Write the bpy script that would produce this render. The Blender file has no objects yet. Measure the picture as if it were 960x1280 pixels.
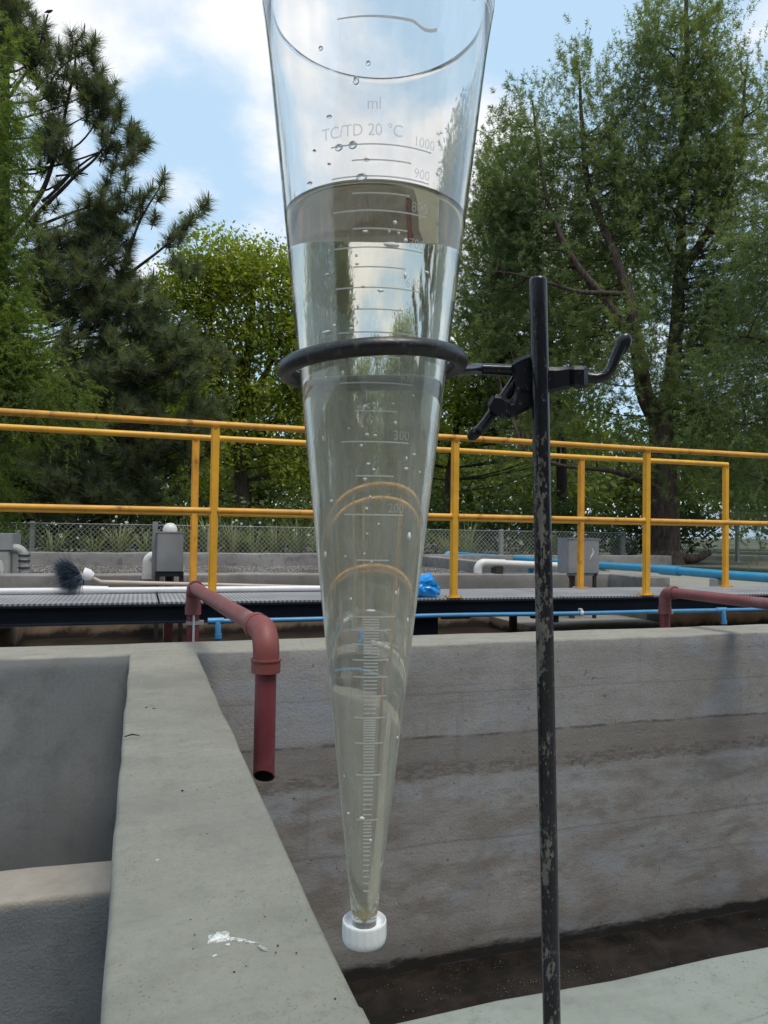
import bpy, bmesh, math, random
import numpy as np
from mathutils import Vector, Matrix, noise

random.seed(7)
rng = np.random.default_rng(7)
S = bpy.context.scene
COL = S.collection
PI = math.pi
rad = math.radians

# ------------------------------------------------------------------ camera
F_PX = 940.0                       # focal length in pixels of the 960x1280 photograph
CAM_POS = Vector((0, 0, 0.5))
CAM_ROT = (Matrix.Rotation(rad(-18.0), 3, 'Z') @ Matrix.Rotation(rad(90 + 1.6), 3, 'X')
           @ Matrix.Rotation(rad(0.85), 3, 'Z'))
cam_data = bpy.data.cameras.new("camera")
cam_data.sensor_fit = 'VERTICAL'
cam_data.sensor_height = 36.0
cam_data.lens = 36.0 * F_PX / 1280.0
cam_data.clip_start = 0.02
cam_data.clip_end = 3000
cam = bpy.data.objects.new("camera", cam_data)
COL.objects.link(cam)
cam.matrix_world = Matrix.Translation(CAM_POS) @ CAM_ROT.to_4x4()
S.camera = cam

def at(px, py, depth):
    """World point seen at a pixel of the photograph, 'depth' metres in front of the camera."""
    return CAM_POS + (CAM_ROT @ Vector(((px - 480) / F_PX, -(py - 640) / F_PX, -1.0))) * depth

# ------------------------------------------------------------------ light and exposure
SUN_ELEV, SUN_ROT = rad(68), rad(200)
SKY_STRENGTH = 0.12
SUN_STRENGTH = 1.7
EXPOSURE = 0.6
S.view_settings.view_transform = 'Standard'
S.view_settings.look = 'None'
S.view_settings.gamma = 1.0
S.view_settings.exposure = EXPOSURE
S.cycles.use_denoising = True
S.cycles.max_bounces = 18
S.cycles.transmission_bounces = 16
S.cycles.transparent_max_bounces = 16
S.cycles.diffuse_bounces = 4
S.cycles.glossy_bounces = 6
S.cycles.sample_clamp_indirect = 8.0

sun_dir = Vector((-math.cos(SUN_ELEV) * math.sin(SUN_ROT), math.cos(SUN_ELEV) * math.cos(SUN_ROT), math.sin(SUN_ELEV)))
sl = bpy.data.lights.new("sun", 'SUN')
sl.energy = SUN_STRENGTH
sl.angle = rad(22)
sl.color = (1.0, 0.93, 0.82)
so = bpy.data.objects.new("sun", sl)
COL.objects.link(so)
so.rotation_euler = sun_dir.to_track_quat('Z', 'Y').to_euler()

world = bpy.data.worlds.new("World")
S.world = world
world.use_nodes = True

class NT:
    """Small helper round a node tree."""
    def __init__(self, tree):
        self.t = tree; self.n = tree.nodes; self.l = tree.links
    def new(self, kind, **kw):
        nd = self.n.new(kind)
        for k, v in kw.items():
            setattr(nd, k, v)
        return nd
    def link(self, a, b): self.l.new(a, b)
    def put(self, sock, v):
        if hasattr(v, 'is_output') or isinstance(v, bpy.types.NodeSocket): self.l.new(v, sock)
        else: sock.default_value = v
    def math(self, op, a, b=None, c=None, clamp=False):
        nd = self.new('ShaderNodeMath', operation=op, use_clamp=clamp)
        self.put(nd.inputs[0], a)
        if b is not None: self.put(nd.inputs[1], b)
        if c is not None: self.put(nd.inputs[2], c)
        return nd.outputs[0]
    def vmath(self, op, a, b=None, out=0):
        nd = self.new('ShaderNodeVectorMath', operation=op)
        self.put(nd.inputs[0], a)
        if b is not None: self.put(nd.inputs[1], b)
        return nd.outputs[out]
    def noise(self, vec, scale, detail=4, rough=0.55, dist=0.0):
        nd = self.new('ShaderNodeTexNoise')
        self.put(nd.inputs['Vector'], vec)
        nd.inputs['Scale'].default_value = scale
        nd.inputs['Detail'].default_value = detail
        nd.inputs['Roughness'].default_value = rough
        nd.inputs['Distortion'].default_value = dist
        return nd.outputs['Fac']
    def ramp(self, fac, lo, hi, smooth=True):
        nd = self.new('ShaderNodeMapRange')
        if smooth: nd.interpolation_type = 'SMOOTHSTEP'
        self.put(nd.inputs[0], fac)
        nd.inputs[1].default_value = lo; nd.inputs[2].default_value = hi
        nd.inputs[3].default_value = 0.0; nd.inputs[4].default_value = 1.0
        return nd.outputs[0]
    def mix(self, fac, a, b, blend='MIX'):
        nd = self.new('ShaderNodeMix', data_type='RGBA', blend_type=blend)
        self.put(nd.inputs[0], fac)
        for s, v in ((nd.inputs[6], a), (nd.inputs[7], b)):
            if isinstance(v, (tuple, list)): v = tuple(v) + ((1.0,) if len(v) == 3 else ())
            self.put(s, v)
        return nd.outputs[2]
    def scale_vec(self, vec, s):
        nd = self.new('ShaderNodeVectorMath', operation='MULTIPLY')
        self.put(nd.inputs[0], vec); nd.inputs[1].default_value = s
        return nd.outputs[0]
    def sep(self, vec):
        nd = self.new('ShaderNodeSeparateXYZ'); self.put(nd.inputs[0], vec)
        return nd.outputs

# sky: physical sky with procedural clouds laid over it on a flat cloud deck
w = NT(world.node_tree)
w.n.clear()
sky = w.new('ShaderNodeTexSky', sky_type='NISHITA')
sky.sun_disc = False
sky.sun_elevation = SUN_ELEV
sky.sun_rotation = SUN_ROT
sky.air_density = 1.0; sky.dust_density = 1.6; sky.ozone_density = 1.5
tc = w.new('ShaderNodeTexCoord')
dirv = tc.outputs['Generated']
sx = w.sep(dirv)
zc = w.math('ADD', w.math('MAXIMUM', sx[2], 0.0), 0.30)
comb = w.new('ShaderNodeCombineXYZ')
w.link(w.math('DIVIDE', sx[0], zc), comb.inputs[0])
w.link(w.math('DIVIDE', sx[1], zc), comb.inputs[1])
n1 = w.noise(comb.outputs[0], 1.9, 7, 0.55, 0.25)
n2 = w.noise(comb.outputs[0], 6.0, 5, 0.6, 0.2)
field = w.math('ADD', w.math('MULTIPLY', n1, 0.75), w.math('MULTIPLY', n2, 0.25))
# where the larger clouds and the blue gaps of this sky lie (directions, angular radius, weight)
for px, py, sig, wt in ((120, 40, 0.12, 0.17), (330, 130, 0.10, 0.13), (480, 130, 0.10, 0.15), (640, 95, 0.05, 0.17), (240, 225, 0.035, 0.14),
                        (620, 250, 0.08, 0.10), (235, 110, 0.07, -0.15), (215, 185, 0.06, -0.18), (540, 20, 0.08, -0.14), (680, 40, 0.06, -0.16),
                        (270, 265, 0.04, -0.10), (950, 30, 0.03, 0.14)):
    d = (at(px, py, 1.0) - CAM_POS).normalized()
    dist = w.vmath('DISTANCE', dirv, tuple(d), out=1)
    g = w.math('POWER', 2.71828, w.math('MULTIPLY', w.math('MULTIPLY', dist, dist), -1.0 / (2 * sig * sig)))
    field = w.math('ADD', field, w.math('MULTIPLY', g, wt))
cl = w.ramp(field, 0.47, 0.66)
cloudcol = w.mix(w.ramp(n2, 0.3, 0.75), (5.2, 5.3, 5.6), (6.3, 6.25, 6.2))
base_sky = w.mix(0.8, sky.outputs[0], (3.3, 4.6, 5.8))
colr = w.mix(w.math('MULTIPLY', cl, 0.95), base_sky, cloudcol)
bg = w.new('ShaderNodeBackground')
w.link(colr, bg.inputs[0]); bg.inputs[1].default_value = SKY_STRENGTH
outw = w.new('ShaderNodeOutputWorld')
w.link(bg.outputs[0], outw.inputs[0])

# ------------------------------------------------------------------ mesh helpers
class MB:
    """Collects shapes; build() links them as ONE mesh object."""
    def __init__(self): self.v = []; self.f = []; self.m = []
    def add(self, vs, fs, mi=0):
        o = len(self.v)
        self.v += [tuple(p) for p in vs]
        self.f += [tuple(i + o for i in f) for f in fs]
        self.m += [mi] * len(fs)
        return self
    def box(self, c, s, M=None, mi=0, taper=1.0):
        x, y, z = s[0] / 2, s[1] / 2, s[2] / 2
        vs = [Vector((a * x * (taper if k > 0 else 1), b * y * (taper if k > 0 else 1), k * z)) for k in (-1, 1) for a, b in ((-1, -1), (1, -1), (1, 1), (-1, 1))]
        if M is not None: vs = [M @ p for p in vs]
        vs = [p + Vector(c) for p in vs]
        return self.add(vs, [(3, 2, 1, 0), (4, 5, 6, 7), (0, 1, 5, 4), (1, 2, 6, 5), (2, 3, 7, 6), (3, 0, 4, 7)], mi)
    def cbox(self, lo, hi, ch=0.004, mi=0):
        """Box with chamfered edges."""
        bm = bmesh.new(); bmesh.ops.create_cube(bm, size=1.0)
        lo = Vector(lo); hi = Vector(hi)
        for p in bm.verts: p.co = Vector(((p.co[i] + .5) * (hi[i] - lo[i]) + lo[i]) for i in range(3))
        bmesh.ops.bevel(bm, geom=list(bm.edges), offset=ch, segments=2, affect='EDGES')
        self.bm(bm, mi); return self
    def bm(self, bm, mi=0, M=None):
        bm.verts.index_update()
        self.add([(M @ p.co if M else p.co) for p in bm.verts], [[q.index for q in f.verts] for f in bm.faces], mi)
        bm.free()
    def tube(self, pts, r, n=12, caps=True, mi=0, inner=None, flat=None):
        pts = [Vector(p) for p in pts]
        k = len(pts)
        rs = [r] * k if not hasattr(r, '__len__') else list(r)
        t0 = (pts[1] - pts[0]).normalized()
        u = t0.cross(Vector((0, 0, 1)))
        if u.length < 0.05: u = t0.cross(Vector((1, 0, 0)))
        u.normalize()
        rings = []
        for i in range(k):
            t = (pts[min(i + 1, k - 1)] - pts[max(i - 1, 0)]).normalized()
            u = (u - t * u.dot(t)).normalized()
            v = t.cross(u)
            rings.append((pts[i], u.copy(), v))
        vs = []
        for (p, u, v), rr in zip(rings, rs):
            for j in range(n):
                a = 2 * PI * j / n
                vs.append(p + u * (math.cos(a) * rr) + v * (math.sin(a) * rr * (flat or 1.0)))
        fs = [(i * n + j, i * n + (j + 1) % n, (i + 1) * n + (j + 1) % n, (i + 1) * n + j) for i in range(k - 1) for j in range(n)]
        if caps:
            fs.append(tuple(range(n))[::-1]); fs.append(tuple(range((k - 1) * n, k * n)))
        return self.add(vs, fs, mi)
    def lathe(self, prof, n=48, c=(0, 0, 0), axis=None, mi=0):
        """Profile of (radius, height) spun round z (or round 'axis')."""
        c = Vector(c)
        Q = Vector(axis).normalized().to_track_quat('Z', 'Y').to_matrix() if axis is not None else Matrix.Identity(3)
        vs = []; k = len(prof)
        for r, z in prof:
            for j in range(n):
                a = 2 * PI * j / n
                vs.append(c + Q @ Vector((r * math.cos(a), r * math.sin(a), z)))
        fs = [(i * n + j, i * n + (j + 1) % n, (i + 1) * n + (j + 1) % n, (i + 1) * n + j) for i in range(k - 1) for j in range(n)]
        return self.add(vs, fs, mi)
    def ball(self, c, r, M=None, sub=2, mi=0):
        bm = bmesh.new(); bmesh.ops.create_icosphere(bm, subdivisions=sub, radius=1.0)
        r = (r, r, r) if not hasattr(r, '__len__') else r
        for p in bm.verts:
            q = Vector((p.co.x * r[0], p.co.y * r[1], p.co.z * r[2]))
            if M is not None: q = M @ q
            p.co = q + Vector(c)
        self.bm(bm, mi); return self
    def build(self, name, mats, parent=None, smooth=35, origin=None):
        me = bpy.data.meshes.new(name)
        o = Vector(origin) if origin is not None else Vector((0, 0, 0))
        me.from_pydata([(p[0] - o.x, p[1] - o.y, p[2] - o.z) for p in self.v], [], self.f)
        ms = mats if isinstance(mats, (list, tuple)) else [mats]
        for m in ms: me.materials.append(m)
        if len(ms) > 1: me.polygons.foreach_set('material_index', self.m)
        if smooth:
            me.polygons.foreach_set('use_smooth', [True] * len(me.polygons))
            me.set_sharp_from_angle(angle=rad(smooth))
        me.update()
        ob = bpy.data.objects.new(name, me)
        COL.objects.link(ob)
        if parent is not None:
            ob.parent = parent
            ob.location = o - parent.location if origin is None else o - parent.location
        else:
            ob.location = o
        return ob

def np_mesh(name, verts, k, m, parent=None, smooth=False):
    """verts (N*k,3): N separate faces of k corners, as one mesh object."""
    verts = np.ascontiguousarray(verts.reshape(-1, 3), dtype=np.float32)
    n = len(verts) // k
    me = bpy.data.meshes.new(name)
    me.vertices.add(len(verts)); me.vertices.foreach_set('co', verts.ravel())
    me.loops.add(n * k); me.loops.foreach_set('vertex_index', np.arange(n * k, dtype=np.int32))
    me.polygons.add(n)
    me.polygons.foreach_set('loop_start', np.arange(0, n * k, k, dtype=np.int32))
    me.materials.append(m)
    me.update(calc_edges=True)
    ob = bpy.data.objects.new(name, me); COL.objects.link(ob)
    if parent is not None:
        ob.parent = parent; ob.location = -parent.location
    return ob

def tag(o, label=None, cat=None, group=None, kind=None):
    if label: o['label'] = label
    if cat: o['category'] = cat
    if group: o['group'] = group
    if kind: o['kind'] = kind
    return o

def thing(name, label, cat, loc=(0, 0, 0), group=None):
    o = bpy.data.objects.new(name, None); COL.objects.link(o)
    o.empty_display_size = 0.05
    o.location = loc
    return tag(o, label, cat, group)

def arc(c, a, b, n=8):
    """Quarter bend from c+a to c+b about the corner point opposite: points on an arc whose centre is c."""
    c = Vector(c); a = Vector(a); b = Vector(b)
    return [c + a * math.cos(t) + b * math.sin(t) for t in np.linspace(0, PI / 2, n)]

def copy_tree(o, parent=None):
    c = o.copy(); COL.objects.link(c)
    if parent is not None: c.parent = parent
    for ch in o.children: copy_tree(ch, c)
    return c

# ------------------------------------------------------------------ materials
def new_mat(name):
    m = bpy.data.materials.new(name); m.use_nodes = True
    t = NT(m.node_tree); t.n.clear()
    out = t.new('ShaderNodeOutputMaterial')
    return m, t, out

def principled(t, out, color, rough=0.6, metal=0.0, spec=0.5, bump=None, bstr=0.3, bdist=0.01, coat=0.0):
    b = t.new('ShaderNodeBsdfPrincipled')
    if isinstance(color, (tuple, list)): color = tuple(color) + ((1.0,) if len(color) == 3 else ())
    t.put(b.inputs['Base Color'], color)
    t.put(b.inputs['Roughness'], rough)
    b.inputs['Metallic'].default_value = metal
    b.inputs['Specular IOR Level'].default_value = spec
    b.inputs['Coat Weight'].default_value = coat
    if bump is not None:
        bp = t.new('ShaderNodeBump'); bp.inputs['Strength'].default_value = bstr; bp.inputs['Distance'].default_value = bdist
        t.put(bp.inputs['Height'], bump); t.link(bp.outputs[0], b.inputs['Normal'])
    t.link(b.outputs[0], out.inputs[0])
    return b

def paint(name, color, rough=0.45, var=0.12, scale=14, dirt=(0.12, 0.09, 0.06), dirt_amt=0.35, rust=None, bump=0.15, spec=0.5, metal=0.0):
    m, t, out = new_mat(name)
    pos = t.new('ShaderNodeNewGeometry').outputs['Position']
    n = t.noise(pos, scale, 6, 0.6)
    c = t.mix(t.ramp(n, 0.3, 0.7), tuple(x * (1 - var) for x in color), tuple(min(1, x * (1 + var)) for x in color))
    d = t.ramp(t.noise(pos, scale * 0.45, 8, 0.68), 0.52, 0.78)
    c = t.mix(t.math('MULTIPLY', d, dirt_amt), c, dirt)
    r = t.math('ADD', rough, t.math('MULTIPLY', d, 0.2))
    if rust:
        thr, cr = rust
        rn = t.noise(t.scale_vec(pos, (1, 1, 0.6)), 9, 9, 0.7)
        rm = t.math('MULTIPLY', t.ramp(rn, thr, thr + 0.13), 0.8)
        rc = t.mix(t.noise(pos, 70, 3), cr, tuple(x * 0.4 for x in cr))
        c = t.mix(rm, c, rc)
        r = t.math('ADD', r, t.math('MULTIPLY', rm, 0.3))
    principled(t, out, c, r, metal, spec, t.noise(pos, scale * 8, 4), bump, 0.002)
    return m

def concrete(name, lo, hi, stain=(0.10, 0.085, 0.075), stain_amt=0.4, extra=None, rough=0.85, bstr=0.5, speck=0.5, scale=1.0, bdist=0.006):
    m, t, out = new_mat(name)
    pos = t.new('ShaderNodeNewGeometry').outputs['Position']
    big = t.noise(pos, 1.6 * scale, 6, 0.6, 0.3)
    mid = t.noise(pos, 9 * scale, 8, 0.65, 0.2)
    fine = t.noise(pos, 90 * scale, 6, 0.7)
    c = t.mix(t.ramp(big, 0.3, 0.7), lo, hi)
    c = t.mix(t.math('MULTIPLY', t.ramp(mid, 0.48, 0.75), stain_amt), c, stain)
    c = t.mix(t.math('MULTIPLY', t.ramp(fine, 0.35, 0.7), 0.35), c, t.mix(0.5, c, (0.04, 0.04, 0.04)), 'MIX')
    grain = t.noise(pos, 420 * scale, 3, 0.8)
    c = t.mix(t.math('MULTIPLY', t.ramp(grain, 0.56, 0.68), speck), c, tuple(x * 0.3 for x in lo))
    c = t.mix(t.math('MULTIPLY', t.ramp(grain, 0.36, 0.28), speck * 0.6), c, tuple(min(1, x * 1.6) for x in hi))
    r = rough
    if extra: c, r = extra(t, pos, c, rough)
    h = t.math('ADD', t.math('MULTIPLY', mid, 0.6), t.math('ADD', t.math('MULTIPLY', fine, 0.4), t.math('MULTIPLY', grain, 0.15)))
    principled(t, out, c, r, 0, 0.35, h, bstr, bdist)
    return m

def top_extra(t, pos, c, r):
    s = t.sep(pos)
    wob = t.math('ADD', s[1], t.math('MULTIPLY', t.math('SUBTRACT', t.noise(pos, 2.2, 4), 0.5), 0.8))
    green = t.ramp(wob, 1.7, 0.75)           # greener paint-washed screed towards the near slab
    c = t.mix(t.math('MULTIPLY', green, 0.55), c, t.mix(t.noise(pos, 5, 6, 0.6), (0.175, 0.183, 0.15), (0.24, 0.248, 0.205)))
    slab = t.ramp(s[0], 0.23, 0.30)
    c = t.mix(t.math('MULTIPLY', t.math('MULTIPLY', slab, green), 0.6), c, (0.268, 0.288, 0.255))
    warm = t.ramp(wob, 2.5, 3.3)
    c = t.mix(t.math('MULTIPLY', warm, 0.55), c, (0.33, 0.305, 0.255))
    tr_ = t.ramp(t.noise(t.scale_vec(pos, (1.4, 4.0, 1)), 3.0, 8, 0.68, 0.5), 0.44, 0.68)   # trowel passes
    c = t.mix(t.math('MULTIPLY', tr_, 0.38), c, (0.15, 0.15, 0.13))
    mo = t.ramp(t.noise(pos, 34, 6, 0.75), 0.50, 0.72)
    c = t.mix(t.math('MULTIPLY', mo, 0.42), c, (0.12, 0.12, 0.102))
    pore = t.ramp(t.noise(pos, 210, 3, 0.6), 0.60, 0.68)
    c = t.mix(t.math('MULTIPLY', pore, t.math('MULTIPLY', t.ramp(t.noise(pos, 5.5, 5, .6), .40, .62), 0.75)), c, (0.085, 0.09, 0.075))
    dirt = t.ramp(t.noise(pos, 3.1, 7, 0.66, .6), 0.52, 0.68)
    c = t.mix(t.math('MULTIPLY', dirt, 0.30), c, (0.125, 0.118, 0.095))
    # thin hairline cracks
    vor = t.new('ShaderNodeTexVoronoi', feature='DISTANCE_TO_EDGE')
    t.put(vor.inputs['Vector'], t.vmath('ADD', pos, t.scale_vec(t.new('ShaderNodeTexNoise').outputs['Color'], (0.0, 0.0, 0.0))))
    vor.inputs['Scale'].default_value = 1.15
    wv = t.noise(pos, 14, 4, 0.6)
    crack = t.ramp(t.math('ADD', vor.outputs['Distance'], t.math('MULTIPLY', t.math('SUBTRACT', wv, 0.5), 0.012)), 0.0026, 0.0008)
    crack = t.math('MULTIPLY', crack, t.ramp(t.noise(pos, 1.3, 2), 0.5, 0.6))
    c = t.mix(t.math('MULTIPLY', crack, 0.55), c, (0.09, 0.095, 0.085))
    pit = t.ramp(t.noise(pos, 46, 2, 0.5), 0.74, 0.78)
    c = t.mix(t.math('MULTIPLY', pit, 0.6), c, (0.08, 0.08, 0.07))
    return c, r

M_TOP = concrete("concrete_top", (0.185, 0.178, 0.150), (0.26, 0.248, 0.208), (0.125, 0.118, 0.098), 0.5, top_extra, speck=0.55, bstr=0.5, bdist=0.004)

def band(t, z, lo, hi, soft):
    return t.math('MULTIPLY', t.ramp(z, lo - soft, lo + soft), t.ramp(z, hi + soft, hi - soft))

def right_wall_extra(t, pos, c, r):
    s = t.sep(pos)
    wob = t.math('MULTIPLY', t.math('SUBTRACT', t.noise(pos, 2.4, 8, 0.68), 0.5), 0.035)
    wob2 = t.math('MULTIPLY', t.math('SUBTRACT', t.noise(t.scale_vec(pos, (1, 1, 4)), 7.0, 6, 0.7), 0.5), 0.10)
    z = t.math('ADD', s[2], wob)
    zz = t.math('ADD', z, wob2)
    stre = t.noise(t.scale_vec(pos, (1.6, 1.6, 9.0)), 2.4, 8, 0.68)
    # bluish bloom patches
    bl = t.ramp(t.noise(t.scale_vec(pos, (1, 1, 1.7)), 2.1, 7, 0.6, 0.6), 0.48, 0.66)
    c = t.mix(t.math('MULTIPLY', bl, 0.7), c, (0.315, 0.328, 0.362))
    # old water marks: brown silt band with a sharp upper line and a crusty foot
    bd = band(t, z, -0.605, -0.425, 0.012)
    hs = t.ramp(t.noise(t.scale_vec(pos, (.55, .55, 7.5)), 2.2, 9, 0.7, 0.25), 0.44, 0.68)
    c = t.mix(t.math('MULTIPLY', hs, 0.26), c, (0.18, 0.162, 0.148))
    c = t.mix(t.math('MULTIPLY', bd, 0.55), c, t.mix(stre, (0.12, 0.098, 0.08), (0.25, 0.21, 0.18)))
    ln = band(t, z, -0.432, -0.420, 0.004)
    c = t.mix(t.math('MULTIPLY', t.math('MULTIPLY', ln, t.ramp(t.noise(pos, 5, 5, .7), .35, .6)), 0.7), c, (0.045, 0.036, 0.03))
    foot = t.math('MULTIPLY', band(t, zz, -0.62, -0.545, 0.015), t.ramp(t.noise(t.scale_vec(pos, (1, 1, 3)), 22, 8, 0.75), 0.42, 0.6))
    c = t.mix(t.math('MULTIPLY', foot, 0.55), c, (0.075, 0.062, 0.052))
    scum = t.ramp(t.noise(t.scale_vec(pos, (.22, .22, 15)), 2.0, 6, 0.7, 0.15), 0.55, 0.66)
    c = t.mix(t.math('MULTIPLY', t.math('MULTIPLY', scum, t.ramp(t.noise(pos, 1.9, 5, .65), .40, .6)), 0.32), c, (0.125, 0.108, 0.095))
    bl2 = t.math('MULTIPLY', band(t, zz, -0.74, -0.625, 0.02), t.ramp(t.noise(pos, 2.7, 5, .6), .38, .6))
    c = t.mix(t.math('MULTIPLY', bl2, 0.6), c, (0.33, 0.345, 0.37))
    ln2 = band(t, z, -0.232, -0.226, 0.004)
    c = t.mix(t.math('MULTIPLY', ln2, 0.3), c, (0.09, 0.075, 0.065))
    low = t.ramp(zz, -0.62, -0.66)
    pat = t.ramp(t.noise(t.scale_vec(pos, (1, 1, 2.4)), 3.4, 9, 0.7, 0.4), 0.42, 0.66)
    c = t.mix(t.math('MULTIPLY', t.math('MULTIPLY', low, pat), 0.8), c, (0.19, 0.163, 0.142))
    ln3 = band(t, z, -0.91, -0.90, 0.006)
    c = t.mix(t.math('MULTIPLY', ln3, 0.3), c, (0.07, 0.06, 0.05))
    wet = t.ramp(zz, -1.2, -1.45)
    c = t.mix(t.math('MULTIPLY', wet, 0.5), c, (0.10, 0.088, 0.075))
    tide = t.ramp(zz, -1.375, -1.415)
    c = t.mix(t.math('MULTIPLY', tide, 0.93), c, (0.012, 0.010, 0.009))
    # drip streaks
    dr = t.ramp(t.noise(t.scale_vec(pos, (9, 9, 0.5)), 1.6, 5, 0.6), 0.6, 0.75)
    c = t.mix(t.math('MULTIPLY', dr, 0.35), c, (0.15, 0.13, 0.11))
    pit = t.ramp(t.noise(pos, 38, 2, 0.5), 0.70, 0.75)
    c = t.mix(t.math('MULTIPLY', pit, 0.55), c, (0.05, 0.045, 0.04))
    r = t.math('SUBTRACT', r, t.math('MULTIPLY', t.math('MAXIMUM', wet, bl), 0.33))
    return c, r

M_RIGHTWALL = concrete("concrete_silted", (0.275, 0.257, 0.24), (0.375, 0.357, 0.34), (0.20, 0.178, 0.16), 0.5, right_wall_extra, rough=0.75, bstr=0.65, bdist=0.010)

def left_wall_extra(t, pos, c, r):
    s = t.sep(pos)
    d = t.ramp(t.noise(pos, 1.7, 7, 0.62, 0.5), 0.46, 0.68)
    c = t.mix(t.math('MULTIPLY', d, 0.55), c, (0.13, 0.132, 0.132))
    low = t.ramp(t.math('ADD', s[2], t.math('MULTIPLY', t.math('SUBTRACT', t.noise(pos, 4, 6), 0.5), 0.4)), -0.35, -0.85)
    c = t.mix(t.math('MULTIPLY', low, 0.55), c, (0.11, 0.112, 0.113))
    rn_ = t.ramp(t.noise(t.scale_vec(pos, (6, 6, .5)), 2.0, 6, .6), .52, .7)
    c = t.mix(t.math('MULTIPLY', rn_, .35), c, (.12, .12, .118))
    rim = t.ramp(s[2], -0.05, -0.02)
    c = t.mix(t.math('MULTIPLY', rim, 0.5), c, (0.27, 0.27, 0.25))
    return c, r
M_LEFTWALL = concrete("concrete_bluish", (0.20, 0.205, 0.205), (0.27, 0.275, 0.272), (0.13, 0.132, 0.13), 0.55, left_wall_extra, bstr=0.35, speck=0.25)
def ledge_extra(t, pos, c, r):
    s = t.sep(pos)
    up = t.ramp(t.math('ADD', s[2], t.math('MULTIPLY', t.math('SUBTRACT', t.noise(pos, 9, 6), 0.5), 0.05)), -0.745, -0.715)
    return t.mix(up, c, t.mix(t.noise(pos, 6, 8, 0.65), (0.20, 0.18, 0.155), (0.46, 0.42, 0.37))), r
M_LEDGE = concrete("concrete_ledge", (0.175, 0.19, 0.20), (0.25, 0.265, 0.275), (0.11, 0.113, 0.115), 0.5, ledge_extra, bstr=0.8, bdist=0.012)
M_FARWALL = concrete("concrete_far", (0.20, 0.185, 0.175), (0.29, 0.275, 0.26), (0.10, 0.08, 0.075), 0.75, None, bstr=0.4)
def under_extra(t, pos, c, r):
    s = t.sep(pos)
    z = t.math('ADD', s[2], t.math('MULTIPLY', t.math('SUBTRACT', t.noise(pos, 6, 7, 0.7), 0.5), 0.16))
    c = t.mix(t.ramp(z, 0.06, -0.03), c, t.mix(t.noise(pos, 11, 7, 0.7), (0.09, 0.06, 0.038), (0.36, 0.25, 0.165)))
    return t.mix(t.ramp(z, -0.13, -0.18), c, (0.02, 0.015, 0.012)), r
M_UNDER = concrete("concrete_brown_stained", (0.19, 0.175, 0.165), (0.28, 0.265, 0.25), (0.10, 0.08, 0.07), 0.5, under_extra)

M_YELLOW = paint("yellow_rail_paint", (0.70, 0.35, 0.028), 0.42, 0.10, 9, (0.20, 0.10, 0.04), 0.35, (0.66, (0.20, 0.075, 0.03)))
M_YELLOW_RUST = paint("yellow_rail_paint_rusted", (0.64, 0.30, 0.03), 0.5, 0.14, 9, (0.17, 0.08, 0.04), 0.55, (0.545, (0.24, 0.095, 0.04)))
M_REDPIPE = paint("red_pvc", (0.20, 0.062, 0.062), 0.48, 0.14, 10, (0.25, 0.15, 0.142), 0.85)
M_REDSPOUT = paint("red_pvc_spout", (0.165, 0.034, 0.042), 0.4, 0.14, 11, (0.20, 0.13, 0.13), 0.6)
M_REDELBOW = paint("red_pvc_elbow", (0.20, 0.050, 0.043), 0.55, 0.10, 12, (0.20, 0.12, 0.10), 0.5)
M_HOLE = paint("pipe_inside", (0.008, 0.007, 0.007), 0.9, 0.1, 10)
M_BEAM = paint("beam_paint", (0.010, 0.013, 0.021), 0.5, 0.25, 6, (0.04, 0.037, 0.037), 0.4, spec=0.22)
M_BLUETHIN = paint("blue_pvc", (0.055, 0.22, 0.42), 0.4, 0.1, 16, (0.16, 0.17, 0.18), 0.35)
M_BLUEBIG = paint("blue_pvc_main", (0.035, 0.255, 0.44), 0.42, 0.08, 7, (0.14, 0.17, 0.19), 0.4)
M_WHITEPVC = paint("white_pvc", (0.62, 0.60, 0.57), 0.4, 0.05, 12, (0.34, 0.31, 0.27), 0.5)
M_POLE = paint("white_pole_paint", (0.72, 0.71, 0.72), 0.35, 0.04, 12, (0.45, 0.43, 0.42), 0.4)
M_BEIGE = paint("beige_handle", (0.46, 0.37, 0.30), 0.55, 0.08, 12)
M_BOX = paint("grey_enamel", (0.25, 0.252, 0.258), 0.45, 0.07, 10, (0.11, 0.10, 0.09), 0.4)
M_DARKSTEEL = paint("dark_steel", (0.035, 0.03, 0.03), 0.55, 0.2, 20, (0.09, 0.05, 0.035), 0.5)
M_MAROON = paint("maroon_pipe", (0.075, 0.018, 0.020), 0.5, 0.15, 14)
M_BAG = paint("blue_plastic_sheet", (0.01, 0.27, 0.72), 0.3, 0.1, 20, (0.02, 0.18, 0.5), 0.3)
M_BRISTLE = paint("navy_bristle", (0.030, 0.046, 0.075), 0.6, 0.3, 60)
M_GALV = paint("galvanised_wire", (0.30, 0.30, 0.29), 0.5, 0.15, 30)
M_POST = paint("fence_post_concrete", (0.30, 0.30, 0.28), 0.8, 0.12, 12)
M_BROWNPOLE = paint("brown_post", (0.10, 0.055, 0.035), 0.6, 0.15, 18)

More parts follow.
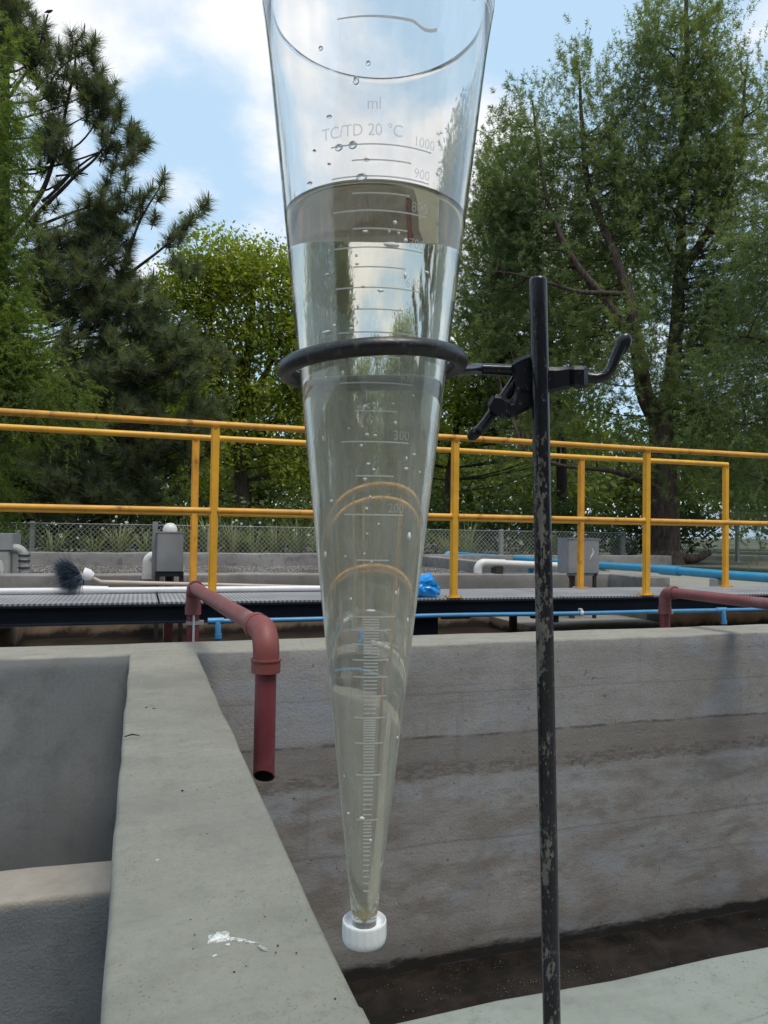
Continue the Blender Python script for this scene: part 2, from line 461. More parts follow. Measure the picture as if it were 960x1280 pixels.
# chipped black enamel of the stand: flakes off to bare grey metal and rust
def chipped(name, amount):
    m, t, out = new_mat(name)
    tcn = t.new('ShaderNodeTexCoord').outputs['Object']
    pos = t.new('ShaderNodeNewGeometry').outputs['Position']
    s = t.sep(pos)
    chips = t.noise(t.scale_vec(pos, (1, 1, 0.5)), 420, 7, 0.72)
    lowr = t.ramp(s[2], 0.60, 0.50)             # the lower rod is more worn
    edge = t.ramp(t.noise(t.scale_vec(pos, (1, 1, 0.25)), 90, 4, 0.6), 0.40, 0.66)
    nrm_ = t.vmath('DOT_PRODUCT', t.new('ShaderNodeNewGeometry').outputs['Normal'], (-.85, -.10, 0.0), out=1)
    side_ = t.ramp(nrm_, -0.15, 0.8)
    amt = t.math('ADD', t.math('MULTIPLY', t.math('MULTIPLY', t.math('MULTIPLY', lowr, edge), t.math('ADD', 0.35, side_)), 0.15 * amount), t.math('MULTIPLY', amount, 0.012))
    mask = t.ramp(t.math('ADD', chips, amt), 0.60, 0.70)
    metalc = t.mix(t.noise(pos, 120, 5, 0.7), (0.05, 0.045, 0.04), (0.27, 0.255, 0.22))
    c = t.mix(mask, t.mix(t.noise(pos, 60, 4), (0.006, 0.007, 0.012), (0.022, 0.022, 0.028)), metalc)
    r = t.math('ADD', 0.19, t.math('MULTIPLY', mask, 0.4))
    principled(t, out, c, r, 0.0, 0.40, t.math('SUBTRACT', t.math('MULTIPLY', t.noise(pos, 700, 3), 0.3), mask), 0.25, 0.0003)
    return m
M_ROD = chipped("chipped_black_enamel", 1.0)
M_CLAMP = chipped("black_enamel_clamp", 0.25)
m, t, out = new_mat("ring_black_rubbed"); M_RING = m
pos = t.new('ShaderNodeNewGeometry').outputs['Position']
mk = t.ramp(t.noise(pos, 240, 7, 0.7), 0.50, 0.68)
principled(t, out, t.mix(mk, (0.013, 0.012, 0.014), (0.075, 0.065, 0.062)), t.math('ADD', 0.34, t.math('MULTIPLY', mk, 0.3)), 0, 0.5, t.noise(pos, 500, 4), 0.3, 0.0004)

# clear styrene of the cone: refracting, with a faint scratched haze
def plastic(name, ior, haze, tint, rough=0.0):
    m, t, out = new_mat(name)
    pos = t.new('ShaderNodeNewGeometry').outputs['Position']
    g = t.new('ShaderNodeBsdfGlass'); g.inputs['IOR'].default_value = ior; g.inputs['Roughness'].default_value = rough
    g.inputs['Color'].default_value = (*tint, 1)
    d = t.new('ShaderNodeBsdfTranslucent'); d.inputs['Color'].default_value = (0.93, 0.91, 0.85, 1)
    e = t.new('ShaderNodeBsdfDiffuse'); e.inputs['Color'].default_value = (0.93, 0.91, 0.85, 1)
    a = t.new('ShaderNodeMixShader'); a.inputs[0].default_value = 0.4
    t.link(d.outputs[0], a.inputs[1]); t.link(e.outputs[0], a.inputs[2])
    mx = t.new('ShaderNodeMixShader')
    streak = t.noise(t.scale_vec(pos, (1, 1, 0.12)), 160, 5, 0.6)
    t.put(mx.inputs[0], t.math('MULTIPLY', t.math('MULTIPLY_ADD', t.ramp(t.sep(pos)[2], .60, .54), haze * 4.6, haze), t.math('ADD', 0.55, t.ramp(streak, 0.35, 0.75))))
    t.link(g.outputs[0], mx.inputs[1]); t.link(a.outputs[0], mx.inputs[2])
    t.link(mx.outputs[0], out.inputs[0])
    return m
M_PLASTIC = plastic("clear_plastic", 1.52, 0.045, (0.99, 0.985, 0.975))
m, t, out = new_mat("sample_water"); M_WATER = m
g = t.new('ShaderNodeBsdfGlass'); g.inputs['IOR'].default_value = 1.333; g.inputs['Roughness'].default_value = 0.0
g.inputs['Color'].default_value = (0.99, 0.98, 0.93, 1)
t.link(g.outputs[0], out.inputs[0])
m, t, out = new_mat("bubble_bright"); M_BUBBLE = m
g = t.new('ShaderNodeBsdfGlass'); g.inputs['IOR'].default_value = 1.333; g.inputs['Roughness'].default_value = 0.0
e = t.new('ShaderNodeBsdfDiffuse'); e.inputs['Color'].default_value = (0.95, 0.95, 0.93, 1)
mx = t.new('ShaderNodeMixShader'); mx.inputs[0].default_value = 0.6
t.link(g.outputs[0], mx.inputs[1]); t.link(e.outputs[0], mx.inputs[2]); t.link(mx.outputs[0], out.inputs[0])
m, t, out = new_mat("droplet_water"); M_DROP = m
g = t.new('ShaderNodeBsdfGlass'); g.inputs['IOR'].default_value = 1.333; g.inputs['Roughness'].default_value = 0.0
t.link(g.outputs[0], out.inputs[0])
def frosted(name, op):
  m, t, out = new_mat(name)
  d = t.new('ShaderNodeBsdfDiffuse'); d.inputs['Color'].default_value = (0.88, 0.88, 0.86, 1)
  tr = t.new('ShaderNodeBsdfTranslucent'); tr.inputs['Color'].default_value = (0.7, 0.7, 0.7, 1)
  tp = t.new('ShaderNodeBsdfTransparent')
  mx = t.new('ShaderNodeMixShader'); mx.inputs[0].default_value = 0.45
  t.link(d.outputs[0], mx.inputs[1]); t.link(tr.outputs[0], mx.inputs[2])
  m2 = t.new('ShaderNodeMixShader'); m2.inputs[0].default_value = op
  t.link(tp.outputs[0], m2.inputs[1]); t.link(mx.outputs[0], m2.inputs[2])
  t.link(m2.outputs[0], out.inputs[0])
  return m
M_SCALE = frosted('frosted_scale', 0.92)
M_NUM = frosted('frosted_figures', 0.5)
m, t, out = new_mat("white_cap_plastic"); M_CAP = m
b = principled(t, out, (0.74, 0.75, 0.76), 0.35)
b.inputs['Subsurface Weight'].default_value = 0.25; b.inputs['Subsurface Radius'].default_value = (0.004, 0.004, 0.004)
m, t, out = new_mat("settled_sediment"); M_SED = m
principled(t, out, (0.70, 0.58, 0.30), 0.7)

# sludge and foam
def sludge(name, c0, c1, foam, thr, rough=0.12, scale=1.0):
    m, t, out = new_mat(name)
    pos = t.new('ShaderNodeNewGeometry').outputs['Position']
    n = t.noise(pos, 5 * scale, 7, 0.65, 0.5)
    vor = t.new('ShaderNodeTexVoronoi'); t.put(vor.inputs['Vector'], pos); vor.inputs['Scale'].default_value = 55 * scale
    bub = t.ramp(vor.outputs['Distance'], 0.42, 0.12)
    area = t.ramp(t.noise(pos, 2.3 * scale, 5, 0.6, 0.4), thr, thr + 0.12)
    fm = t.math('MULTIPLY', bub, area)
    c = t.mix(t.ramp(n, 0.35, 0.7), c0, c1)
    c = t.mix(t.math('MULTIPLY', fm, 0.85), c, foam)
    h = t.math('ADD', t.math('MULTIPLY', fm, 0.6), t.math('MULTIPLY', t.noise(pos, 18 * scale, 5, 0.6), 0.5))
    principled(t, out, c, t.math('ADD', rough, t.math('MULTIPLY', fm, 0.4)), 0, 0.5, h, 0.45, 0.008)
    return m
M_SLUDGE = sludge("brown_sludge", (0.006, 0.005, 0.004), (0.026, 0.019, 0.015), (0.035, 0.030, 0.027), 0.55, 0.03)
M_FOAMWATER = sludge("aerated_water", (0.07, 0.05, 0.04), (0.14, 0.11, 0.095), (0.88, 0.86, 0.84), 0.36, 0.2, 0.8)
M_DARKWATER = sludge("dark_sludge", (0.012, 0.009, 0.007), (0.035, 0.024, 0.017), (0.09, 0.07, 0.05), 0.55, 0.3)

# walkway grating sheet: small punched holes
m, t, out = new_mat("punched_steel_sheet"); M_GRATE = m
pos = t.new('ShaderNodeNewGeometry').outputs['Position']
vor = t.new('ShaderNodeTexVoronoi'); t.put(vor.inputs['Vector'], t.scale_vec(pos, (1, 1, 0))); vor.inputs['Scale'].default_value = 42; vor.inputs['Randomness'].default_value = 0.0
hole = t.ramp(vor.outputs['Distance'], 0.36, 0.28)
c = t.mix(t.ramp(t.noise(pos, 4, 7, 0.65), 0.35, 0.7), (0.33, 0.325, 0.335), (0.44, 0.43, 0.44))
c = t.mix(t.math('MULTIPLY', hole, 0.75), c, (0.07, 0.07, 0.08))
principled(t, out, c, 0.5, 0.2, 0.5, t.math('SUBTRACT', 1.0, hole), 0.5, 0.004)

# foliage
def leaf_mat(name, c0, c1, trans=0.45, clump=0.8, c2=None):
    m, t, out = new_mat(name)
    geo = t.new('ShaderNodeNewGeometry')
    c = t.mix(geo.outputs['Random Per Island'], c0, c1)
    cn = t.noise(geo.outputs['Position'], clump, 4, 0.6)
    c = t.mix(t.math('MULTIPLY', t.ramp(cn, 0.42, 0.66), 0.65), c, c2 or tuple(x * 0.55 for x in c0))
    d = t.new('ShaderNodeBsdfDiffuse'); t.link(c, d.inputs[0])
    tr = t.new('ShaderNodeBsdfTranslucent')
    t.link(t.mix(1.0, c, (1.35, 1.35, 0.55), 'MULTIPLY'), tr.inputs[0])
    gl = t.new('ShaderNodeBsdfGlossy'); gl.inputs['Roughness'].default_value = 0.45; gl.inputs['Color'].default_value = (0.35, 0.4, 0.4, 1)
    a = t.new('ShaderNodeMixShader'); a.inputs[0].default_value = trans
    t.link(d.outputs[0], a.inputs[1]); t.link(tr.outputs[0], a.inputs[2])
    b = t.new('ShaderNodeMixShader'); b.inputs[0].default_value = 0.025
    t.link(a.outputs[0], b.inputs[1]); t.link(gl.outputs[0], b.inputs[2])
    t.link(b.outputs[0], out.inputs[0])
    return m
M_PINE = leaf_mat("pine_needles", (0.12, 0.145, 0.09), (0.18, 0.205, 0.125), 0.45, 0.5)
M_CYP = leaf_mat("cypress_leaves", (0.15, 0.195, 0.09), (0.225, 0.27, 0.13), 0.57, 0.55, (0.115, 0.16, 0.095))
M_CYP_LIGHT = leaf_mat("cypress_leaves_fresh", (0.145, 0.20, 0.05), (0.22, 0.29, 0.07), 0.55, 1.2, (0.10, 0.13, 0.055))
M_BROAD = leaf_mat("broad_leaves", (0.20, 0.25, 0.04), (0.33, 0.365, 0.07), 0.58, 0.9, (0.15, 0.20, 0.045))
M_BACK = leaf_mat("wood_leaves", (0.105, 0.145, 0.045), (0.18, 0.215, 0.07), 0.5, 0.35)
M_STRAP = leaf_mat("strap_leaves", (0.17, 0.21, 0.09), (0.34, 0.35, 0.18), 0.35, 2.0)
M_SHRUB = leaf_mat("shrub_leaves", (0.07, 0.105, 0.04), (0.12, 0.16, 0.06), 0.4, 1.5)
m, t, out = new_mat("white_petals"); M_PETAL = m
principled(t, out, (0.75, 0.76, 0.68), 0.6)
def bark(name, a, b):
    m, t, out = new_mat(name)
    pos = t.new('ShaderNodeNewGeometry').outputs['Position']
    n = t.noise(t.scale_vec(pos, (1, 1, 0.22)), 22, 8, 0.7, 0.5)
    principled(t, out, t.mix(t.ramp(n, 0.3, 0.7), a, b), 0.9, 0, 0.2, n, 0.9, 0.03)
    return m
M_BARK = bark("bark_brown", (0.035, 0.025, 0.020), (0.12, 0.088, 0.07))
M_BARKDARK = bark("bark_dark", (0.018, 0.015, 0.014), (0.06, 0.048, 0.042))

m, t, out = new_mat("grassy_ground"); M_GROUND = m
pos = t.new('ShaderNodeNewGeometry').outputs['Position']
c = t.mix(t.ramp(t.noise(pos, 0.5, 8, 0.65), 0.4, 0.62), (0.055, 0.075, 0.03), (0.20, 0.185, 0.15))
c = t.mix(t.ramp(t.noise(pos, 12, 6, 0.7), 0.45, 0.7), c, (0.09, 0.085, 0.05))
principled(t, out, c, 0.95, 0, 0.2, t.noise(pos, 30, 6, 0.7), 0.8, 0.03)

# ------------------------------------------------------------------ setting: ground and concrete tanks
HX0, HX1, HY0, HY1 = -6.3, 7.6, -2.2, 9.7
g = MB()
o_ = 700
g.add([(-o_, -o_, 0), (o_, -o_, 0), (o_, o_, 0), (-o_, o_, 0), (HX0, HY0, 0), (HX1, HY0, 0), (HX1, HY1, 0), (HX0, HY1, 0)],
      [(0, 1, 5, 4), (1, 2, 6, 5), (2, 3, 7, 6), (3, 0, 4, 7)])
tag(g.build("ground", M_GROUND, smooth=0), kind='structure')

def wobble(p, amp):
    v = noise.noise_vector(p * 0.9) * 0.006 + noise.noise_vector(p * 4.0) * 0.004 + noise.noise_vector(p * 17.0) * 0.0032
    return v * amp

def concrete_block(name, lo, hi, mats, pick=None, bevel=('x0', 'x1', 'y0', 'y1'), skip=None, step=0.11, amp=1.0, bw=0.010, zrow=True):
    """A cast concrete wall: subdivided, its free top edges rounded and worn, its faces slightly uneven.
    mats[0] is the trowelled top, pick(normal, centre) gives the material of each side face."""
    lo = Vector(lo); hi = Vector(hi)
    bm = bmesh.new(); bmesh.ops.create_cube(bm, size=1.0)
    for p in bm.verts: p.co = Vector(((p.co[i] + .5) * (hi[i] - lo[i]) + lo[i]) for i in range(3))
    for ax in (0, 1):
        n = min(140, max(1, int((hi[ax] - lo[ax]) / step)))
        for k in range(1, n):
            co = [0, 0, 0]; no = [0, 0, 0]; co[ax] = lo[ax] + (hi[ax] - lo[ax]) * k / n; no[ax] = 1
            bmesh.ops.bisect_plane(bm, geom=bm.verts[:] + bm.edges[:] + bm.faces[:], plane_co=co, plane_no=no)
    if zrow:
        for dz in (0.06, 0.18, 0.4, 0.8):
            if hi.z - dz > lo.z + 0.02:
                bmesh.ops.bisect_plane(bm, geom=bm.verts[:] + bm.edges[:] + bm.faces[:], plane_co=(0, 0, hi.z - dz), plane_no=(0, 0, 1))
    e = 1e-5
    sel = []
    for ed in bm.edges:
        a, b = ed.verts[0].co, ed.verts[1].co
        if abs(a.z - hi.z) > e or abs(b.z - hi.z) > e: continue
        mid = (a + b) / 2
        for key, ax, val in (('x0', 0, lo.x), ('x1', 0, hi.x), ('y0', 1, lo.y), ('y1', 1, hi.y)):
            if key in bevel and abs(a[ax] - val) < e and abs(b[ax] - val) < e and not (skip and skip(mid)):
                sel.append(ed)
    if sel:
        bmesh.ops.bevel(bm, geom=sel, offset=bw, segments=3, affect='EDGES', profile=0.5)
    bm.normal_update()
    for f in bm.faces:
        f.material_index = 0 if (f.normal.z > 0.5 or pick is None) else pick(f.normal, f.calc_center_median())
        f.smooth = True
    for p in bm.verts:
        p.co = p.co + wobble(p.co.copy(), amp)
    me = bpy.data.meshes.new(name); bm.to_mesh(me); bm.free()
    for mm in mats: me.materials.append(mm)
    me.set_sharp_from_angle(angle=rad(50))
    ob = bpy.data.objects.new(name, me); COL.objects.link(ob)
    return ob

DX0, DX1 = -0.025, 0.236           # the wall between the two open tanks
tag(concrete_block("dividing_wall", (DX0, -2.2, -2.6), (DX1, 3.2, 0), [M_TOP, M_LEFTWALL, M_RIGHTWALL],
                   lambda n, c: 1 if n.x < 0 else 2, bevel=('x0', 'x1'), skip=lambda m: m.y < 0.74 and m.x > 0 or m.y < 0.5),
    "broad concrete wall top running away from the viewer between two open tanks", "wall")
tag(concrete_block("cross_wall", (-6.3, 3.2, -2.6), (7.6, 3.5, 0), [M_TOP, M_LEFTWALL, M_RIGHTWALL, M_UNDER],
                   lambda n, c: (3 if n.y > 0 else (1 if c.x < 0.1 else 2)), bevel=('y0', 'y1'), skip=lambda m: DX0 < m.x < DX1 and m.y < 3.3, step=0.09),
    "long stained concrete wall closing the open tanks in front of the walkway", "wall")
tag(concrete_block("near_wall", (DX1, -2.2, -2.6), (7.6, 0.74, 0), [M_TOP, M_RIGHTWALL], lambda n, c: 1, bevel=('y1',), step=0.14),
    "pale green concrete slab in the lower right corner under the black rod", "wall")
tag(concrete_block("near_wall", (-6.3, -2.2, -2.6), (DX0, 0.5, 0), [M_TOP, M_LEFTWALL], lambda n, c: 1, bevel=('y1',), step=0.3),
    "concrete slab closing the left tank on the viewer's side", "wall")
tag(concrete_block("low_wall", (-6.3, 2.70, -2.6), (DX0, 2.94, -0.70), [M_LEDGE, M_LEDGE], lambda n, c: 1, bevel=('y0', 'y1'), step=0.10, amp=1.6, bw=0.02),
    "lower rough concrete ledge inside the left tank, butting the dividing wall", "wall")
s_ = MB(); s_.add([(DX1, 0.74, -1.45), (7.6, 0.74, -1.45), (7.6, 3.2, -1.45), (DX1, 3.2, -1.45)], [(0, 1, 2, 3)])
tag(s_.build("sludge_water", M_SLUDGE, smooth=0), kind='structure')
s_ = MB(); s_.add([(-6.3, 0.5, -2.3), (DX0, 0.5, -2.3), (DX0, 3.2, -2.3), (-6.3, 3.2, -2.3)], [(0, 1, 2, 3)])
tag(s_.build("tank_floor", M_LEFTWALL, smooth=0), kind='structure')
tag(concrete_block("end_wall", (7.3, 0.74, -2.6), (7.6, 3.2, -0.002), [M_TOP, M_RIGHTWALL], lambda n, c: 1, bevel=('x0',), step=0.3), "concrete end wall of the right tank", "wall")
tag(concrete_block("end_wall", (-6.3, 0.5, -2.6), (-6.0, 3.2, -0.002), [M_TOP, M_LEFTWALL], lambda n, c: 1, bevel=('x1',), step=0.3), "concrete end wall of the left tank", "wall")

# channel under the walkway, its back wall and the aeration basin beyond
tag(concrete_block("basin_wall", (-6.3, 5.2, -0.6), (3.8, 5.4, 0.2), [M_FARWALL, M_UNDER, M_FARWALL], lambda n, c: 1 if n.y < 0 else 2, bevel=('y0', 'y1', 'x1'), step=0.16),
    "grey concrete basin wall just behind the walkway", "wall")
tag(concrete_block("basin_wall", (3.6, 4.72, -0.6), (3.8, 5.2, 0.2), [M_FARWALL, M_FARWALL], lambda n, c: 1, bevel=('x0', 'x1', 'y0'), step=0.16),
    "short concrete wall turning toward the walkway right of the box on a brown post", "wall")
tag(concrete_block("basin_wall", (3.6, 5.4, -0.6), (3.8, 9.4, 0.2), [M_FARWALL, M_FARWALL], lambda n, c: 1, bevel=('x0', 'x1'), step=0.3),
    "concrete side wall of the foaming basin under the blue main", "wall")
tag(concrete_block("basin_wall", (-6.3, 9.4, -0.6), (7.6, 9.7, 0.22), [M_FARWALL, M_FARWALL], lambda n, c: 1, bevel=('y0', 'y1'), step=0.2, amp=1.5),
    "far concrete basin wall in front of the wire fence", "wall")
tag(concrete_block("apron_slab", (3.8, 4.75, -0.6), (7.6, 9.4, 0.02), [M_TOP, M_UNDER], lambda n, c: 1, bevel=('y0',), step=0.4),
    "pale concrete apron beside the basin at the right edge", "slab")
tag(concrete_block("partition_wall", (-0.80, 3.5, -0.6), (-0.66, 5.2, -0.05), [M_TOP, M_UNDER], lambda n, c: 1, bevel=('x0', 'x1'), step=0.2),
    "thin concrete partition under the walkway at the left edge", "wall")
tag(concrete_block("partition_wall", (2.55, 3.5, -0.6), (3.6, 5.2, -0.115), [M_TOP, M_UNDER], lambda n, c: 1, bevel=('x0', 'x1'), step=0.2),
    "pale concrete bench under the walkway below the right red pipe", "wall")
s_ = MB(); s_.add([(-6.3, 3.5, -0.2), (7.6, 3.5, -0.2), (7.6, 5.2, -0.2), (-6.3, 5.2, -0.2)], [(0, 1, 2, 3)])
tag(s_.build("channel_water", M_DARKWATER, smooth=0), kind='structure')
s_ = MB(); nx, ny = 60, 40
vs = [(-6.3 + 9.9 * i / nx, 5.4 + 4.0 * j / ny, 0.07 + 0.018 * noise.noise(Vector((i * .55, j * .4, 3)))) for j in range(ny + 1) for i in range(nx + 1)]
s_.add(vs, [(j * (nx + 1) + i, j * (nx + 1) + i + 1, (j + 1) * (nx + 1) + i + 1, (j + 1) * (nx + 1) + i) for j in range(ny) for i in range(nx)])
tag(s_.build("basin_water", M_FOAMWATER, smooth=60), kind='structure')

# bubbles floating on the sludge
bm_ = MB()
for i in range(420):
    cx, y = (rng.normal(1.75, .33), 3.2 - rng.uniform(.03, .3)) if i < 370 else (rng.uniform(0.5, 4.0), 3.2 - rng.uniform(.02, .3))
    if i < 370 and noise.noise(Vector((cx * 3, y * 5, 5))) < -0.1: continue
    r = rng.uniform(0.002, 0.008)
    bm_.ball((cx, y, -1.45 + r * 0.1), (r, r, r * 0.5), sub=1)
m, t, out = new_mat("bubble_film"); principled(t, out, (0.028, 0.023, 0.020), 0.16, 0, 0.45)
tag(bm_.build("foam_bubbles", m, smooth=80), kind='stuff')

# bird droppings, twig and grit on the dividing wall
def splat(c, r, seed, stretch=1.0, rot=0.0):
    rr = random.Random(seed); mb = MB(); n = 26; top = []; bot = []
    for i in range(n):
        a = 2 * PI * i / n
        q = r * (0.65 + 0.5 * noise.noise(Vector((math.cos(a) * 1.6, math.sin(a) * 1.6, seed))) + 0.15 * rr.random())
        x, y = q * math.cos(a) * stretch, q * math.sin(a)
        p = Vector((c[0] + x * math.cos(rot) - y * math.sin(rot), c[1] + x * math.sin(rot) + y * math.cos(rot), 0))
        z = wobble(p, 1.0).z
        top.append((p.x, p.y, z + 0.0012)); bot.append((p.x + (p.x - c[0]) * .12, p.y + (p.y - c[1]) * .12, z - 0.001))
    ct = (c[0], c[1], wobble(Vector(c), 1.0).z + 0.0016)
    mb.add(top + bot + [ct], [(i, (i + 1) % n, 2 * n) for i in range(n)] + [(n + i, n + (i + 1) % n, (i + 1) % n, i) for i in range(n)])
    return mb
m, t, out = new_mat("dropping_white"); M_DROPPING = m
pos = t.new('ShaderNodeNewGeometry').outputs['Position']
principled(t, out, t.mix(t.ramp(t.noise(pos, 110, 6, 0.72), 0.40, 0.60), (0.70, 0.70, 0.68), (0.26, 0.265, 0.24)), 0.8)
mb = splat((0.105, 0.945, 0), 0.011, 3, 1.5, 0.3)
for k, (x, y, r, st, ro) in enumerate(((0.122, 0.934, .004, 3, -.5), (0.138, 0.922, .0032, 3.4, -.7), (0.150, 0.905, .0028, 3, -1.0), (0.112, 0.925, .003, 1.2, 0), (0.094, 0.938, .003, 2.2, .6), (0.128, .93, .0028, 3, -.3))):
    q = splat((x, y, 0), r, 10 + k, st, ro); mb.add(q.v, q.f)
tag(mb.build("bird_dropping", M_DROPPING, smooth=60), "white splashed bird dropping with a trailing streak on the dividing wall", "bird dropping")
for k, (x, y, r, lab) in enumerate(((0.037, 1.19, .004, "small white bird dropping speck midway along the dividing wall"),
                                    (0.095, 0.905, .003, "tiny white speck just below the large splashed dropping"))):
    tag(splat((x, y, 0), r, 40 + k, 1.5, .5).build("bird_dropping", M_DROPPING, smooth=60), lab, "bird dropping")
mb = MB(); mb.tube([(-0.022, 1.905, .006), (-0.006, 1.915, .008), (0.012, 1.908, .006)], [.0014, .002, .001], 6)
tag(mb.build("twig", M_BARKDARK), "short dark twig lying on the left edge of the dividing wall", "twig")
mb = MB()
for x, y, r in ((0.117, 1.271, .006), (.121, 1.278, .004), (.128, .985, .0055), (.136, .975, .004), (.140, .962, .004), (.133, .99, .003), (.20, 1.07, .004), (-.008, 1.07, .004), (.05, 2.2, .006), (.03, 2.22, .005), (.09, 1.5, .003), (.15, 1.12, .003)):
    mb.ball((x, y, .0015), (r, r * .7, r * .5), sub=1)
for i in range(90):
    x = rng.uniform(DX0 + .02, DX1 - .02); y = rng.uniform(.75, 3.1); r = rng.uniform(.0006, .0015)
    mb.ball((x, y, wobble(Vector((x, y, 0)), 1).z), (r, r, r * .6), sub=1)
tag(mb.build("grit", M_BARK, smooth=60), kind='stuff')

# ------------------------------------------------------------------ walkway with its railings
WZ = 0.132; WY0, WY1 = 4.0, 4.66; WX0, WX1 = -5.2, 7.6
wk = thing("walkway", "steel walkway of punched sheets on a black beam in front of the basin", "walkway", (0, WY0, 0))
edges = [-5.2, -3.6, -2.0, -1.35, 0.105, 1.24, 2.45, 3.66, 4.88, 6.2, 7.6]
for a, b in zip(edges[:-1], edges[1:]):
    p = MB(); p.cbox((a + .005, WY0 + .002, WZ - .012), (b - .005, WY1, WZ), .002)
    p.build("grating_panel", M_GRATE, wk)
def channel(y, face):
    c = MB(); z1, z0 = WZ - .0125, 0.022
    prof = [(0, z0), (0, z1), (.05 * face, z1), (.05 * face, z1 - .009), (.014 * face, z1 - .011), (.014 * face, z0 + .011), (.05 * face, z0 + .009), (.05 * face, z0)]
    vs = [(x, y + q, z) for x in (WX0, WX1) for q, z in prof]; n = len(prof)
    c.add(vs, [(i, (i + 1) % n, n + (i + 1) % n, n + i) for i in range(n)] + [tuple(range(n))[::-1], tuple(range(n, 2 * n))])
    return c
channel(WY0 + .05, -1).build("beam", M_BEAM, wk, smooth=0)
channel(WY1 - .05, 1).build("beam", M_BEAM, wk, smooth=0)
p = MB(); p.cbox((1.39, 4.06, -.6), (1.66, 4.5, .021), .004); p.build("support_block", M_BEAM, wk)
p = MB(); p.cbox((2.27, 4.3, -.6), (2.30, 4.36, .02), .003); p.build("leg", M_DARKSTEEL, wk)
p = MB(); p.cbox((2.27, 4.05, -.004), (2.44, 4.09, .02), .003); p.cbox((2.42, 4.05, -.03), (2.45, 4.09, .02), .003); p.build("bracket", M_DARKSTEEL, wk)
p = MB(); p.cbox((1.68, 4.05, .005), (1.86, 4.08, .0215), .003); p.build("bracket", M_DARKSTEEL, wk)

RZ, MZ = 1.058, 0.602
def railing(y, posts, x0, x1, label, end_corner=False, rust=False):
    r = thing("railing", label, "railing", (posts[0], y, WZ), "railings of the walkway")
    for px in posts:
        p = MB(); p.cbox((px - .021, y - .018, WZ), (px + .021, y + .018, RZ - .012), .006)
        p.build("post", M_YELLOW_RUST if (rust and px > 2 and px < 3.5) or px in RUSTY else M_YELLOW, r)
        p = MB(); p.cbox((px - .045, y - .035, WZ), (px + .045, y + .035, WZ + .007), .002); p.build("base_plate", M_YELLOW, r)
        for wa, wb, ra_, rb_ in (((px, y, RZ - .026), (px, y, RZ - .012), .021, .026), ((px - .030, y, MZ), (px - .020, y, MZ), .0172, .0225), ((px + .020, y, MZ), (px + .030, y, MZ), .0225, .0172)):
            p = MB(); p.tube([wa, wb], [ra_, rb_], 12); p.build("weld", M_YELLOW_RUST, r)
        for bx_, by_ in ((-.035, -.025), (.035, -.025), (-.035, .025), (.035, .025)):
            p = MB(); p.tube([(px + bx_, y + by_, WZ + .006), (px + bx_, y + by_, WZ + .013)], .006, 6); p.build("bolt", M_GALV, r)
    p = MB()
    pts = []
    for k, x in enumerate(np.linspace(x0, x1, 60)): pts.append((x, y, RZ + .003 * noise.noise(Vector((x * .8, y, 1)))))
    p.tube(pts, .0178, 14); p.build("top_rail", M_YELLOW_RUST if y < 4.2 else M_YELLOW, r)
    p = MB(); p.tube([(x, y - .0, MZ + .003 * noise.noise(Vector((x * .7, y, 8)))) for x in np.linspace(x0, x1, 60)], .0165, 14); p.build("mid_rail", M_YELLOW_RUST if y < 4.2 else M_YELLOW, r)
    return r
RUSTY = (0.311, 2.97)
railing(WY0 + .02, [-4.98, -3.66, -2.33, -0.99, 0.369, 1.736, 3.057, 4.41, 5.76], -5.2, 7.5, "yellow tube railing along the walkway's near edge, rust on its top rail")
railing(4.63, [-4.95, -3.62, -2.30, -1.0, 0.311, 1.64, 2.97, 4.233], -5.2, 4.25, "yellow railing along the walkway's far edge, ending at a corner post")

# ------------------------------------------------------------------ pipes
def elbow_pts(p0, corner, p1, r, n=9):
    """Polyline from p0 to p1 with the corner rounded by radius r."""
    p0, corner, p1 = Vector(p0), Vector(corner), Vector(p1)
    a = (p0 - corner).normalized(); b = (p1 - corner).normalized()
    c = corner + a * r + b * r
    return [p0] + [c - b * r * math.cos(t) - a * r * math.sin(t) for t in np.linspace(0, PI / 2, n)] + [p1]

